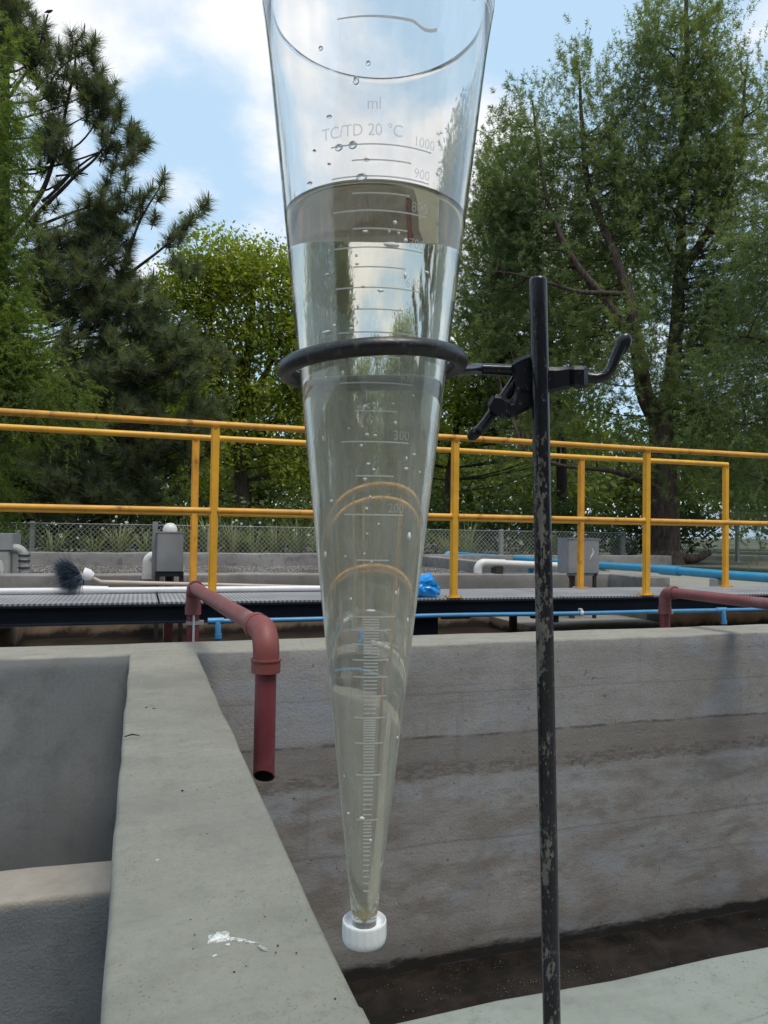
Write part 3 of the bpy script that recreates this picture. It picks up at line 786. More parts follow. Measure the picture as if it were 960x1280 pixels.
def red_pipe(x, y_far, xn, y_near, z, zbot, label):
    R_ = .0295
    root = thing("red_pipe", label, "pipe", (x, y_far, -.2), "red pipes draining into the right tank")
    dirn = Vector((xn - x, y_near - y_far, 0)).normalized()
    cf = Vector((x, y_far, z)); cn = Vector((xn, y_near, z))
    p = MB(); p.tube([(x, y_far, -.4), (x, y_far, z - .085)], R_, 24); p.build("riser", M_REDSPOUT, root)
    p = MB(); p.tube(elbow_pts((x, y_far, z - .115), cf, cf + dirn * .07, .052), R_ * 1.19, 24)
    p.tube([(x, y_far, z - .128), (x, y_far, z - .09)], R_ * 1.30, 24); p.tube([cf + dirn * .055, cf + dirn * .085], R_ * 1.32, 24); p.build("elbow", M_REDPIPE, root)
    p = MB(); p.tube([cf + dirn * .06, cn - dirn * .06], R_, 24); p.build("pipe_run", M_REDPIPE, root)
    p = MB(); dn = Vector((0, 0, -1))
    p.tube(elbow_pts(cn - dirn * .135, cn, cn + dn * .10, .062), R_ * 1.24, 28)
    p.tube([cn - dirn * .150, cn - dirn * .105], R_ * 1.31, 28)
    p.tube([cn + dn * .075, cn + dn * .112], R_ * 1.36, 28)
    p.tube([cn + dn * .0745, cn + dn * .0795], R_ * 1.44, 28)
    p.build("elbow", M_REDELBOW, root)
    # down spout, cut slantwise at the bottom
    p = MB(); n = 28; vs = []
    top = cn + dn * .10
    lenq = z - .10 - zbot
    for rr in (R_, R_ - .0035):
        for k, zf in enumerate((0, 1)):
            for j in range(n):
                a = 2 * PI * j / n; off = Vector((math.cos(a), math.sin(a), 0)) * rr
                slant = off.dot(Vector((0.30, 0.95, 0))) * 0.85 if zf else 0
                vs.append(top + off + Vector((0, 0, -lenq * zf - slant)))
    fs = [(j, (j + 1) % n, n + (j + 1) % n, n + j) for j in range(n)] + [(2 * n + (j + 1) % n, 2 * n + j, 3 * n + j, 3 * n + (j + 1) % n) for j in range(n)]
    fs += [(n + j, n + (j + 1) % n, 3 * n + (j + 1) % n, 3 * n + j) for j in range(n)]
    p.add(vs, fs, 0); p.m = [0] * n + [1] * n + [0] * n
    p.build("spout", [M_REDSPOUT, M_HOLE], root)
    p = MB(); p.tube([(x, y_far, .045), (x, y_far, .062)], R_ * 1.12, 20); p.cbox((x + .025, y_far - .012, .042), (x + .052, y_far + .012, .064), .002); p.build("hose_clamp", M_GALV, root)
    return root
rp = red_pipe(0.256, 3.75, 0.342, 2.09, 0.222, -0.175, "red pipe bending over the wall into the tank, its slanted open spout in view")
p = MB(); p.cbox((0.253, 3.75 - .0345, -.1), (0.263, 3.75 - .0285, .11), .001); p.build("strap", M_WHITEPVC, rp)
red_pipe(2.985, 3.75, 3.0, 2.09, 0.175, -0.155, "red pipe rising behind the wall and running out of the right edge")

p_ = thing("water_pipe", "thin blue water pipe with taps strung along the black beam", "pipe", (0.39, 3.93, 0))
p = MB(); p.tube([(x, 3.93, .038 + .006 * noise.noise(Vector((x * .9, 0, 4)))) for x in np.linspace(.39, 7.3, 60)], .0125, 14); p.build("pipe_run", M_BLUETHIN, p_)
def tapfit(x, parent, lever):
    q = MB(); q.tube([(x - .05, 3.93, .038), (x + .03, 3.93, .038)], .017, 14); q.tube([(x, 3.93, .04), (x, 3.925, .02), (x + .003, 3.92, -.03)], [.016, .0175, .015], 14)
    q.tube([(x + .003, 3.92, -.025), (x + .003, 3.92, -.05)], .019, 14)
    fit = q.build("tee_fitting", M_BLUETHIN, parent)
    q = MB(); q.tube([(x + .003, 3.92, -.045), (x + .006, 3.915, -.16)], .0105, 10); q.build("drop_hose", M_BEAM if lever else M_BLUETHIN, parent)
    if lever:
        q = MB(); q.tube([(x - .02, 3.915, .05), (x, 3.912, .075), (x + .03, 3.905, .085)], [.008, .007, .005], 8); q.tube([(x - .02, 3.92, .035), (x - .02, 3.912, .055)], .012, 10); q.build("lever", M_WHITEPVC, fit)
tapfit(0.392, p_, False); tapfit(3.57, p_, True)
q = MB(); q.tube([(2.515, 3.93, .039), (2.535, 3.93, .039)], .019, 14); q.cbox((2.515, 3.915, .05), (2.53, 3.945, .066), .002); q.build("pipe_clip", M_WHITEPVC, p_)

bx = 5.06
p_ = thing("water_main", "thick blue main pipe running from the far basin to the right edge", "pipe", (bx, 11.6, 0))
p = MB(); p.tube([(bx - .1 + .014 * (11.6 - y), y, .17 + .012 * noise.noise(Vector((y, 2, 2)))) for y in np.linspace(11.55, .5, 40)], .041, 18); p.build("pipe_run", M_BLUEBIG, p_)
p = MB(); p.tube(elbow_pts((bx - .22, 11.6, -.12), (bx - .22, 11.6, .17), (bx + .0, 11.6, .17), .1), .05, 16); p.build("elbow", M_BLUEBIG, p_)
for y in (6.25,):
    p = MB(); p.tube([(bx - .1 + .014 * (11.6 - y), y - .14, .17), (bx - .1 + .014 * (11.6 - y), y + .14, .17)], .049, 18); p.build("coupling", M_BLUEBIG, p_)
for y in (5.6, 7.4, 8.9, 10.6, 11.4):
    p = MB(); p.cbox((bx - .09, y - .04, 0.0), (bx + .05, y + .04, .128), .006); p.build("saddle_block", M_POST, p_)

p_ = thing("overflow_pipe", "white pipe with a down-turned elbow resting over the basin wall", "pipe", (2.49, 5.3, .2))
p = MB(); p.tube(elbow_pts((2.49, 5.3, .2), (2.49, 5.3, .282), (2.72, 5.3, .275), .055), .033, 18); p.build("elbow", M_WHITEPVC, p_)
p = MB(); p.tube([(2.66, 5.3, .277), (3.25, 5.28, .256)], .028, 18); p.build("pipe_run", M_WHITEPVC, p_)
p = MB(); p.cbox((2.62, 5.26, .199), (2.69, 5.34, .255), .004); p.build("support", M_DARKSTEEL, p_)
p_ = thing("blue_stub", "short blue pipe stub standing on the basin wall behind the rod", "pipe", (2.72 + .12, 5.34, .2))
p = MB(); p.tube([(2.97, 5.34, .197), (2.97, 5.34, .235)], .022, 14); p.tube([(2.97, 5.34, .225), (2.97, 5.34, .24)], .027, 14); p.build("pipe_run", M_BLUEBIG, p_)

# ------------------------------------------------------------------ boxes on posts
def folded_box(lo, hi, d=.004):
    q = MB(); q.cbox(lo, hi, d); return q
b_ = thing("control_box", "grey metal box on dark legs with a white pipe cap behind", "box", (.17, 4.85, 0))
folded_box((.105, 4.8, .243), (.262, 4.98, .485)).build("body", M_BOX, b_)
q = MB(); q.cbox((.100, 4.797, .478), (.267, 4.985, .489), .003); q.build("lid", M_BOX, b_)
q = MB(); q.cbox((.078, 4.86, .20), (.110, 4.90, .55), .003); q.build("upright_tube", M_BOX, b_)
for lx in (.112, .255):
    q = MB(); q.cbox((lx - .013, 4.82, -.4), (lx + .013, 4.86, .242), .002); q.build("leg", M_DARKSTEEL, b_)
q = MB(); q.cbox((.10, 4.815, .212), (.267, 4.87, .2425), .002); q.build("cross_bar", M_DARKSTEEL, b_)
q = MB(); q.tube([(.186, 4.90, -.45), (.186, 4.90, .242)], .028, 16); q.build("stand_pipe", M_MAROON, b_)
b_ = thing("vent_pipe", "white vent pipe with a rounded cap rising behind the left control box", "pipe", (.19, 5.06, -.3))
q = MB(); q.tube([(.19, 5.06, -.4), (.19, 5.06, .49)], .03, 18); q.build("pipe_run", M_WHITEPVC, b_)
q = MB(); q.lathe([(0.0001, .055), (.02, .052), (.036, .04), (.045, .02), (.046, 0), (.046, -.03), (.0001, -.03)], 24, (.19, 5.06, .49)); q.build("cap", M_WHITEPVC, b_)
b_ = thing("drain_elbow", "small white pipe elbow left of the control box", "pipe", (.06, 5.12, 0))
q = MB(); q.tube(elbow_pts((.055, 5.12, .18), (.055, 5.12, .33), (.17, 5.12, .33), .045), .03, 16); q.tube([(.055, 5.12, .18), (.055, 5.12, .22)], .034, 16); q.build("elbow", M_WHITEPVC, b_)

b_ = thing("control_box", "grey metal box on a brown post with braces, right of the rod", "box", (3.1, 4.9, 0))
folded_box((3.005, 4.85, .222), (3.272, 5.0, .48)).build("body", M_BOX, b_)
q = MB(); q.cbox((3.0, 4.846, .472), (3.277, 5.005, .483), .003); q.build("lid", M_BOX, b_)
q = MB(); q.tube([(3.085, 4.92, -.4), (3.085, 4.92, .222)], .022, 14); q.build("post", M_BROWNPOLE, b_)
q = MB(); q.tube([(3.015, 4.87, .222), (3.085, 4.89, .13)], .009, 8); q.build("brace", M_DARKSTEEL, b_)
q = MB(); q.cbox((3.235, 4.86, -.4), (3.258, 4.885, .222), .002); q.build("leg", M_DARKSTEEL, b_)
q = MB(); q.cbox((3.005, 4.86, .205), (3.272, 4.875, .2215), .002); q.build("cross_bar", M_BOX, b_)
q = MB()
pts = [(3.205 + .012 * math.sin(k * .8), 4.8485, .41 - .085 * k / 6) for k in range(7)]
q.tube(pts, [.002, .004, .005, .004, .005, .003, .002], 6); q.build("paint_smear", M_POLE, b_)

b_ = thing("pump_box", "grey box on a concrete pier cut by the left edge", "box", (-1.2, 6.0, 0))
folded_box((-1.6, 6.0, .335), (-.868, 6.4, .456)).build("body", M_BOX, b_)
q = MB(); q.cbox((-1.6, 6.005, -.3), (-.885, 6.4, .334), .01); q.build("pier", M_POST, b_)
b_ = thing("inlet_pipe", "white ribbed pipe end pointing into the basin at the left edge", "pipe", (-1.2, 5.85, .2))
q = MB(); q.tube([(-1.7, 5.9, .15), (-.905, 5.8, .225)], .047, 18); q.build("pipe_run", M_WHITEPVC, b_)
for k in range(4):
    f = .80 + k * .05; c0 = Vector((-1.7, 5.9, .15)).lerp(Vector((-.905, 5.8, .225)), f); c1 = Vector((-1.7, 5.9, .15)).lerp(Vector((-.905, 5.8, .225)), f + .02)
    q = MB(); q.tube([c0, c1], .051, 18); q.build("collar", M_WHITEPVC, b_)
b_ = thing("discharge_hose", "dark bent hose pouring into the basin beside the left box", "hose", (-.82, 6.05, .1))
q = MB(); q.tube(elbow_pts((-.90, 6.06, .345), (-.80, 6.06, .345), (-.795, 6.06, .16), .06), .036, 16); q.build("hose_run", M_GALV, b_)
for zz in (.20, .25, .29):
    q = MB(); q.tube([(-.796, 6.06, zz), (-.796, 6.06, zz + .014)], .041, 16); q.build("clamp_band", M_DARKSTEEL, b_)
q = MB(); q.tube([(-.795, 6.06, .17), (-.79, 6.055, .06)], [.026, .032], 10); q.build("water_jet", M_FOAMWATER, b_)

# ------------------------------------------------------------------ things lying on the walkway
tag(MB().tube([(x, 4.555 + .004 * math.sin(x), WZ + .0195) for x in np.linspace(-4.0, 1.28, 12)], .0175, 16).build("pole", M_POLE, origin=(-1.3, 4.55, WZ)),
    "long white pole lying along the walkway", "pole")
b_ = thing("brush", "navy bristle brush with a beige handle lying on the white pole", "brush", (-.36, 4.58, WZ))
q = MB(); q.tube([(-.275, 4.60, .232), (-.20, 4.60, .196), (1.25, 4.60, .149)], [.011, .0115, .011], 12); q.build("handle", M_BEIGE, b_)
q = MB(); q.tube([(-.298, 4.60, .245), (-.268, 4.60, .236), (-.245, 4.60, .225)], [.036, .034, .02], 18); q.build("head", M_POLE, b_)
q = MB(); q.tube([(-.38, 4.555, WZ + .0205), (-.16, 4.555, WZ + .0205)], [.03, .022], 16); q.build("sleeve", M_POLE, b_)
nb = 4200
base = np.array([-.31, 4.60, .238]); axis = np.array([-.90, -.05, -.42]); axis /= np.linalg.norm(axis)
u1 = np.cross(axis, [0, 0, 1]); u1 /= np.linalg.norm(u1); u2 = np.cross(axis, u1)
ph = rng.uniform(0, 2 * PI, nb); rr = np.sqrt(rng.random(nb))
radial = np.cos(ph)[:, None] * u1 + np.sin(ph)[:, None] * u2
o0 = base + radial * (rr * .042)[:, None] + axis * rng.uniform(0, .05, nb)[:, None]
d0 = axis * 0.55 + radial * (rr * 1.0)[:, None] + rng.normal(0, .16, (nb, 3)); d0 /= np.linalg.norm(d0, axis=1)[:, None]
ln = rng.uniform(.06, .135, nb)[:, None]
pp = np.cross(d0, rng.normal(0, 1, (nb, 3))); pp /= np.linalg.norm(pp, axis=1)[:, None]
tri = np.stack([o0 - pp * .0022, o0 + pp * .0022, o0 + d0 * ln], 1)
tag(np_mesh("bristles", tri, 3, M_BRISTLE, b_), kind='stuff')

# crumpled blue plastic sheet
bm = bmesh.new(); bmesh.ops.create_icosphere(bm, subdivisions=4, radius=1.0)
for p in bm.verts:
    q = p.co.copy()
    f = 1 + .28 * noise.noise(q * 2.1 + Vector((3, 1, 7))) + .16 * abs(noise.noise(q * 5.0)) - .10 * abs(noise.noise(q * 9.0 + Vector((4, 4, 4))))
    q = Vector((q.x * .105 * f, q.y * .085 * f, q.z * .075 * f))
    q.x += (-.018 + .02 * q.z / .075); q.z += .055
    if q.x > .03: q.z -= (q.x - .03) * .75
    q.z = max(q.z, 0.0)
    p.co = q
q = MB(); q.bm(bm); ob = q.build("plastic_sheet", M_BAG, smooth=25)
ob.location = (1.585, 4.10, WZ + .002); ob.rotation_euler = (0, 0, -.3)
tag(ob, "crumpled bright blue plastic sheet on the walkway's near edge", "plastic sheet")

# ------------------------------------------------------------------ Imhoff cone, sample and stand
CX, CY = 0.108, 0.3535
CC = Vector((CX, CY, 0))
fwd = Vector((-CX, -CY, 0)).normalized()            # from the cone toward the viewer
rgt = Vector((-fwd.y, fwd.x, 0))                    # to the viewer's right
if rgt.dot(Vector((.951, -.309, 0))) < 0: rgt = -rgt
TANH = 0.1135; ZA = 0.2604                          # outer surface: r = (z - ZA) * TANH
ZAI = 0.2785                                        # inner apex
ZTOP = 0.757; ZB = 0.309
def ro(z): return (z - ZA) * TANH
def ri(z): return (z - ZAI) * TANH
cone = thing("measuring_cone", "tall clear plastic settling cone with a millilitre scale, hanging in the black ring", "measuring cone", (CX, CY, ZB))
q = MB()
zs = list(np.linspace(ZB, ZTOP, 24))
prof = [(ro(z) + .0008 * max(0, (z - ZTOP + .030) / .030) ** 2, z) for z in zs[:-3] + list(np.linspace(zs[-4], ZTOP, 12))[1:]]
prof += [(ro(ZTOP) + .0013, ZTOP + .0026), (ro(ZTOP) + .0011, ZTOP + .0036), (ro(ZTOP) + .0006, ZTOP + .0040), (ri(ZTOP) + .0004, ZTOP + .0036)]
prof += [(max(ri(z), .0004), z) for z in zs[::-1] if z > ZB + .004] + [(.0003, ZB + .003)]
prof = [(.0001, ZB)] + prof
q.lathe(prof, 128, (CX, CY, 0)); q.build("body", M_PLASTIC, cone, smooth=30)

# screw cap with ribs
q = MB(); n = 72
zc0, zc1 = .3020, .3128
def capring(r, z, rib=0.0): return [(CX + (r + rib * (.5 + .5 * math.cos(18 * 2 * PI * j / n))) * math.cos(2 * PI * j / n), CY + (r + rib * (.5 + .5 * math.cos(18 * 2 * PI * j / n))) * math.sin(2 * PI * j / n), z) for j in range(n)]
rows = [capring(.0001, zc0), capring(.0085, zc0), capring(.0098, zc0 + .0006), capring(.0102, zc0 + .0018, .0004), capring(.0104, zc0 + .004, .0004), capring(.0105, zc1 - .0008, .0002), capring(.0106, zc1), capring(.0101, zc1 + .0005), capring(.0094, zc1 - .0002), capring(.0090, zc1 - .0014), capring(.0075, zc1 - .0020), capring(.0058, zc1 - .0018)]
q.add([p for r in rows for p in r], [(i * n + j, i * n + (j + 1) % n, (i + 1) * n + (j + 1) % n, (i + 1) * n + j) for i in range(len(rows) - 1) for j in range(n)])
q.build("cap", M_CAP, cone, smooth=50)

# scale: raised frosted lines and figures on the front
TH0 = 0.055
def on_cone(th, z, lift=.00012):
    r = ro(z) + lift
    return CC + fwd * (r * math.cos(th)) + rgt * (r * math.sin(th)) + Vector((0, 0, z))
def zvol(v): return 0.2812 + 0.3882 * (v / 1000.0) ** (1 / 3)
def strip(mb, th0, th1, z, hgt, n=18):
    vs = []
    for k in range(n + 1):
        th = th0 + (th1 - th0) * k / n
        vs += [on_cone(th, z - hgt / 2), on_cone(th, z + hgt / 2)]
    mb.add(vs, [(2 * k, 2 * k + 2, 2 * k + 3, 2 * k + 1) for k in range(n)])
def scale_line(th0, th1, z, h, n):
    q = MB(); strip(q, th0, th1, z, h, n)
    q.build("graduation_line", M_SCALE, cone, smooth=0)
for v in range(100, 1001, 50):
    a = .50 if v % 100 == 0 else .29
    scale_line(TH0 - a, TH0 + a, zvol(v), .00062, 18)
v = 98.0
while v > 1.5:
    main = abs(v / 10 - round(v / 10)) < .01
    a = .42 if main else .165
    scale_line(TH0 - a, TH0 + a, zvol(v), .00062 if v > 40 else .0007, 8)
    v -= 2 if v > 40 else (1 if v > 10 else .5)

def text_mesh(s):
    cu = bpy.data.curves.new("lettering", 'FONT'); cu.body = s; cu.size = 1.0; cu.resolution_u = 3
    ob = bpy.data.objects.new("lettering", cu); COL.objects.link(ob)
    dg = bpy.context.evaluated_depsgraph_get()
    me = bpy.data.meshes.new_from_object(ob.evaluated_get(dg))
    vs = [p.co.copy() for p in me.vertices]; fs = [tuple(f.vertices) for f in me.polygons]
    bpy.data.objects.remove(ob); bpy.data.meshes.remove(me); bpy.data.curves.remove(cu)
    return vs, fs
def letter(mb, s, th, z, hgt, align='C', squeeze=.9):
    vs, fs = text_mesh(s)
    x0 = min(p.x for p in vs); x1 = max(p.x for p in vs)
    r = ro(z); out = []
    for p in vs:
        dx = (p.x - (x0 + x1) / 2 if align == 'C' else p.x - x1) * hgt * 1.4 * squeeze
        out.append(on_cone(th + dx / r, z + p.y * hgt * 1.4, .00014))
    mb.add(out, fs)
for v in range(200, 1001, 100):
    q = MB(); letter(q, str(v), TH0 + (.50 if v != 1000 else .53), zvol(v) + .0012, .0043, 'R')
    q.build("numeral", M_NUM, cone, smooth=0)
q = MB(); letter(q, "ml", TH0 - .08, .6840, .0052); q.build("inscription", M_NUM, cone, smooth=0)
q = MB(); letter(q, "TC/TD 20 \u00b0C", TH0 - .20, .6730, .0052); q.build("inscription", M_NUM, cone, smooth=0)
sw = MB(); vs = []
for k in range(31):
    f = k / 30; th = TH0 - .40 + .86 * f; z = .7222 - .0005 * f + (.0022 * math.sin(max(0, f - .75) * 12) * -1 if f > .75 else 0)
    h = .0003 + .0005 * f
    vs += [on_cone(th, z - h), on_cone(th, z + h)]
sw.add(vs, [(2 * k, 2 * k + 2, 2 * k + 3, 2 * k + 1) for k in range(30)])
sw.build("underline_swoosh", M_SCALE, cone, smooth=0)

# the water sample: fills the cone up to about 900 ml, meets the wall inside the plastic's thickness
ZW = 0.654
def rw(z): return ri(z) + .0009
q = MB()
prof = [(.0001, ZB + .006)] + [(rw(z), z) for z in np.linspace(ZB + .006, ZW + .0012, 30)]
prof += [(rw(ZW) - .0009, ZW + .0005), (rw(ZW) - .0022, ZW + .0001), (rw(ZW) - .004, ZW), (rw(ZW) - .02, ZW), (.0001, ZW)]
q.lathe(prof, 128, (CX, CY, 0))
tag(q.build("water_sample", M_WATER, smooth=40, origin=None), "clear faintly yellow water filling the cone to the top graduations", "water sample")
q = MB(); q.lathe([(.0001, ZB + .0065), (.0026, ZB + .0065), (.0029, ZB + .0085), (.0020, ZB + .0095), (.0001, ZB + .0092)], 24, (CX, CY, 0))
tag(q.build("sediment", M_SED), "pinch of ochre sediment in the tip of the cone", "sediment")

# droplets clinging to the wall above the water, little bubbles below
def drop_M(th):
    n_ = (fwd * math.cos(th) + rgt * math.sin(th))
    tdir = (rgt * math.cos(th) - fwd * math.sin(th))
    return Matrix((tdir, Vector((0, 0, 1)), n_)).transposed()
dr = MB()
def px_th(px, py):
    """angle and height on the front of the cone for a place measured on the photograph"""
    z = .5 - (py - 667) * (.37 - .045) / F_PX
    r = ro(z); z = .5 - (py - 667) * (.37 - r) / F_PX
    s_ = ((px - 464) / F_PX * (.37 - r)) / ro(z)
    return math.asin(max(-.95, min(.95, s_))), z
for px, py, wd, ht in ((437, 92, 5, 7), (403, 133, 5, 2.5), (416, 176, 7, 6), (434, 175, 7, 7), (446, 217, 9, 6), (378, 212, 6, 2.5), (452, 195, 5, 3), (404, 195, 3, 1.5), (390, 40, 4, 4),
                      (452, 70, 4, 4), (384, 172, 3, 2), (363, 232, 2, 2)):
    th, z = px_th(px, py); k = .325 / F_PX
    dr.ball(on_cone(th, z, .0), (wd * .8 * k, ht * .8 * k, 3.0 * k), drop_M(th), 2)
tag(dr.build("water_droplets", M_DROP, smooth=80), kind='stuff')
bu = MB()
spots = [(485, 303, 12, 4), (489, 274, 3, 3), (503, 295, 3, 3), (503, 340, 2.5, 5), (472, 362, 5, 2.5), (404, 411, 8, 2.5), (403, 337, 4, 1.5), (436, 410, 3, 2), (414, 404, 3, 2), (531, 330, 5, 2), (441, 317, 2, 3), (442, 328, 3, 2), (450, 357, 3, 2),
         (444, 382, 2, 4), (452, 287, 4, 2), (482, 286, 2, 2), (494, 287, 2, 2), (466, 505, 2.2, 2.2), (490, 504, 2.5, 1.4), (493, 528, 2.6, 2.6), (458, 544, 3, 2.4), (468, 545, 3, 2), (451, 558, 2.5, 2.5), (402, 547, 2.2, 4.5), (460, 581, 3, 2), (467, 588, 2.2, 2.2),
         (456, 600, 3.2, 2.2), (466, 515, 2.2, 2), (414, 627, 3, 2), (518, 566, 3.4, 1.6), (508, 572, 2, 3), (508, 585, 4, 2), (526, 588, 2, 2), (463, 622, 2, 2), (459, 637, 2, 2), (516, 491, 2, 2), (435, 536, 2, 1.4), (404, 470, 2, 3), (426, 466, 2.4, 4),
         (407, 696, 3, 6), (513, 671, 3.5, 7), (460, 668, 1.6, 1.6), (474, 656, 1.6, 1.6), (433, 697, 1.6, 1.6), (466, 703, 2, 1.3), (457, 693, 1.6, 1.6), (441, 750, 2, 2), (466, 764, 7, 2), (497, 742, 2, 3), (513, 778, 2, 4), (442, 1018, 2.5, 2), (459, 1021, 4, 3), (470, 1048, 2, 2), (436, 973, 1.6, 1.6), (502, 927, 2.5, 2)]
for px, py, wd, ht in spots:
    th, z = px_th(px, py); k = .33 / F_PX
    bu.ball(on_cone(th, z, .0001), (wd * k, ht * k, min(wd, ht) * .55 * k), drop_M(th), 1)
tag(bu.build("clinging_drops", M_BUBBLE, smooth=80), kind='stuff')

# retort stand
RB = Vector((.2365, .3845, .016)); RT = Vector((.2110, .3740, .6455))
st = thing("retort_stand", "upright black rod of a laboratory stand with chipped enamel", "laboratory stand", (RB.x, RB.y, 0))
rodax = (RT - RB).normalized()
RR = .00495
q = MB()
pts = [RB + (RT - RB) * f for f in np.linspace(0, .997, 20)] + [RT - rodax * .0008, RT]
q.tube(pts, [RR] * 20 + [RR * .95, RR * .8], 28); q.build("rod", M_ROD, st)
q = MB(); q.cbox((RB.x - .06, RB.y - .09, .001), (RB.x + .06, RB.y + .09, .016), .004); q.tube([RB - rodax * .004, RB + rodax * .012], .011, 20); q.build("base_plate", M_ROD, st)

# ring clamp: ring, arm, boss, two thumb screws
def cl(u, v, d=0.0, dep=.424):
    """Point on the clamp given in the photograph's pixels, d millimetres behind the rod's axis plane."""
    return at(u, v, dep + d / 1000.0)
rc = thing("ring_clamp", "black ring clamp gripping the rod, its thumb screws splayed left and right", "ring clamp", (.214, .38, .585))
RCZ = 0.5815
ring_c = Vector((CX, CY, RCZ))
tilt = rgt * math.cos(rad(4.2)) + Vector((0, 0, 1)) * math.sin(rad(4.2))
q = MB(); MAJ, MIN = .0429, .0041
rp_ = []
for k in range(97):
    a = 2 * PI * k / 96
    rp_.append(ring_c + tilt * (MAJ * math.cos(a)) + fwd * (MAJ * math.sin(a)))
nrm = tilt.cross(fwd)
vs = []; n = 16
for k in range(96):
    a = 2 * PI * k / 96; rdir = tilt * math.cos(a) + fwd * math.sin(a)
    for j in range(n):
        b = 2 * PI * j / n
        vs.append(ring_c + rdir * (MAJ + MIN * math.cos(b)) + nrm * (MIN * math.sin(b)))
q.add(vs, [(k * n + j, ((k + 1) % 96) * n + j, ((k + 1) % 96) * n + (j + 1) % n, k * n + (j + 1) % n) for k in range(96) for j in range(n)])
q.build("ring", M_RING, rc)
q = MB(); ra = ring_c + tilt * (MAJ * .93) - fwd * (MAJ * .36)
q.tube([ra, ra + (cl(600, 461, 12) - ra) * .5 + Vector((0, 0, .0)), cl(600, 461, 10), cl(648, 463, 10)], [.0033, .0034, .0033, .0033], 16); q.build("arm", M_CLAMP, rc)
def prism(mb, poly, d0, d1, bev=.0020):
    bm = bmesh.new()
    f0 = [bm.verts.new(cl(x, y, d0)) for x, y in poly]; f1 = [bm.verts.new(cl(x, y, d1)) for x, y in poly]
    k = len(poly)
    bm.faces.new(f0); bm.faces.new(f1[::-1])
    for i in range(k): bm.faces.new((f0[(i + 1) % k], f0[i], f1[i], f1[(i + 1) % k]))
    bmesh.ops.recalc_face_normals(bm, faces=bm.faces)
    bmesh.ops.bevel(bm, geom=list(bm.edges), offset=bev, segments=1, affect='EDGES')
    mb.bm(bm)
q = MB()
prism(q, [(639, 452), (650, 446), (661, 442), (672, 448), (679, 458), (680, 490), (672, 497), (648, 496), (643, 478)], 3, 19)
prism(q, [(680, 458), (695, 459), (712, 457), (716, 461), (716, 484), (708, 487), (692, 490), (678, 497), (670, 490)], 4, 17)
prism(q, [(645, 480), (674, 486), (672, 506), (655, 515), (640, 522), (630, 525), (622, 521), (626, 505), (640, 502)], 3, 16)
prism(q, [(616, 492), (628, 494), (640, 502), (641, 518), (632, 525), (622, 520), (607, 508)], 2, 17)
q.build("boss", M_CLAMP, rc, smooth=12)
q = MB()
prism(q, [(713, 457), (733, 457), (735, 462), (735, 483), (731, 486), (713, 485)], 2, 19, .0022)
q.tube([cl(714, 471, 10), cl(732, 471, 10)], .0062, 10)
q.build("screw_collar", M_CLAMP, rc, smooth=12)
def thumb_screw(path, radii, pad0, pad1, wid):
    q = MB(); q.tube([cl(*p) for p in path], radii, 14)
    a = cl(*pad0); b = cl(*pad1); ax = (b - a).normalized()
    side = ax.cross(fwd).normalized(); nn = ax.cross(side)
    M_ = Matrix((side, nn, ax)).transposed()
    q.ball((a + b) / 2, (wid, wid * .52, (b - a).length / 2 * 1.12), M_, 3)
    scr = q.build("thumb_screw", M_CLAMP, rc, smooth=60)
    kn = MB()
    L = (b - a).length
    for k in range(7):
        c_ = a + ax * L * (.12 + .125 * k)
        w_ = wid * math.sqrt(max(.05, 1 - ((.12 + .125 * k - .5) / .62) ** 2))
        kn.tube([c_ - side * w_ * .9 + nn * wid * .3 * s + ax * .0006 for s in (-1,)] + [c_ + side * w_ * .9 - nn * wid * .3 - ax * .0006], .0007, 6)
        kn.tube([c_ - side * w_ * .9 - ax * .0006 + fwd * wid * .40, c_ + side * w_ * .9 + ax * .0006 + fwd * wid * .40], .0007, 6)
    kn.build("grip_ribs", M_CLAMP, scr)
    return scr
thumb_screw([(728, 471, 10), (745, 473, 10), (756, 470, 10), (764, 461, 10), (769, 448, 10), (776, 432, 10)], [.0033, .0032, .0031, .003, .0031, .0034], (772, 443, 10), (785, 418, 10), .0044)
thumb_screw([(646, 474, 12), (632, 495, 11), (618, 514, 10), (606, 530, 9), (597, 540, 8)], [.0034, .0034, .0033, .0031, .003], (600, 536, 8), (586, 548, 7), .0034)

# ------------------------------------------------------------------ fence and planting behind the basin
def chain_fence(x0, x1, y, z1, step_post, cell, label, mesh_mat, wire=.0030):
    f = thing("wire_fence", label, "fence", ((x0 + x1) / 2, y, 0))
    x = x0
    while x <= x1 + .01:
        q = MB(); q.cbox((x - .035, y - .035, -.1), (x + .035, y + .035, z1 + .03), .008); q.build("post", M_POST, f)
        x += step_post
    q = MB()
    hgt = z1 - .03
    nn = int((x1 - x0) / cell)
    for k in range(-int(hgt / cell) - 1, nn):
        for s in (1, -1):
            xa = x0 + k * cell; xb = xa + hgt
            if s < 0: xa, xb = xb, xa
            za, zb = .03, z1
            lo_, hi_ = (xa, xb) if xa < xb else (xb, xa)
            if hi_ < x0 or lo_ > x1: continue
            q.tube([(xa, y - .04 - .004 * s, za), (xb, y - .04 - .004 * s, zb)], wire, 3, caps=False)
    tag(q.build("chain_mesh", mesh_mat, f, smooth=0), kind='stuff')
    q = MB(); q.tube([(x0, y - .04, z1), (x1, y - .04, z1)], .006, 6); q.build("top_wire", M_GALV, f)
    return f
M_GREENWIRE = paint("green_coated_wire", (0.04, 0.075, 0.055), 0.5, 0.1, 20)
chain_fence(-4.0, 8.6, 12.0, .57, 2.52, .075, "low chain link fence with concrete posts behind the far basin wall", M_GALV)
chain_fence(9.9, 16.9, 13.0, 1.05, 2.3, .06, "taller green mesh fence beside the large right trunk", M_GREENWIRE, .004)
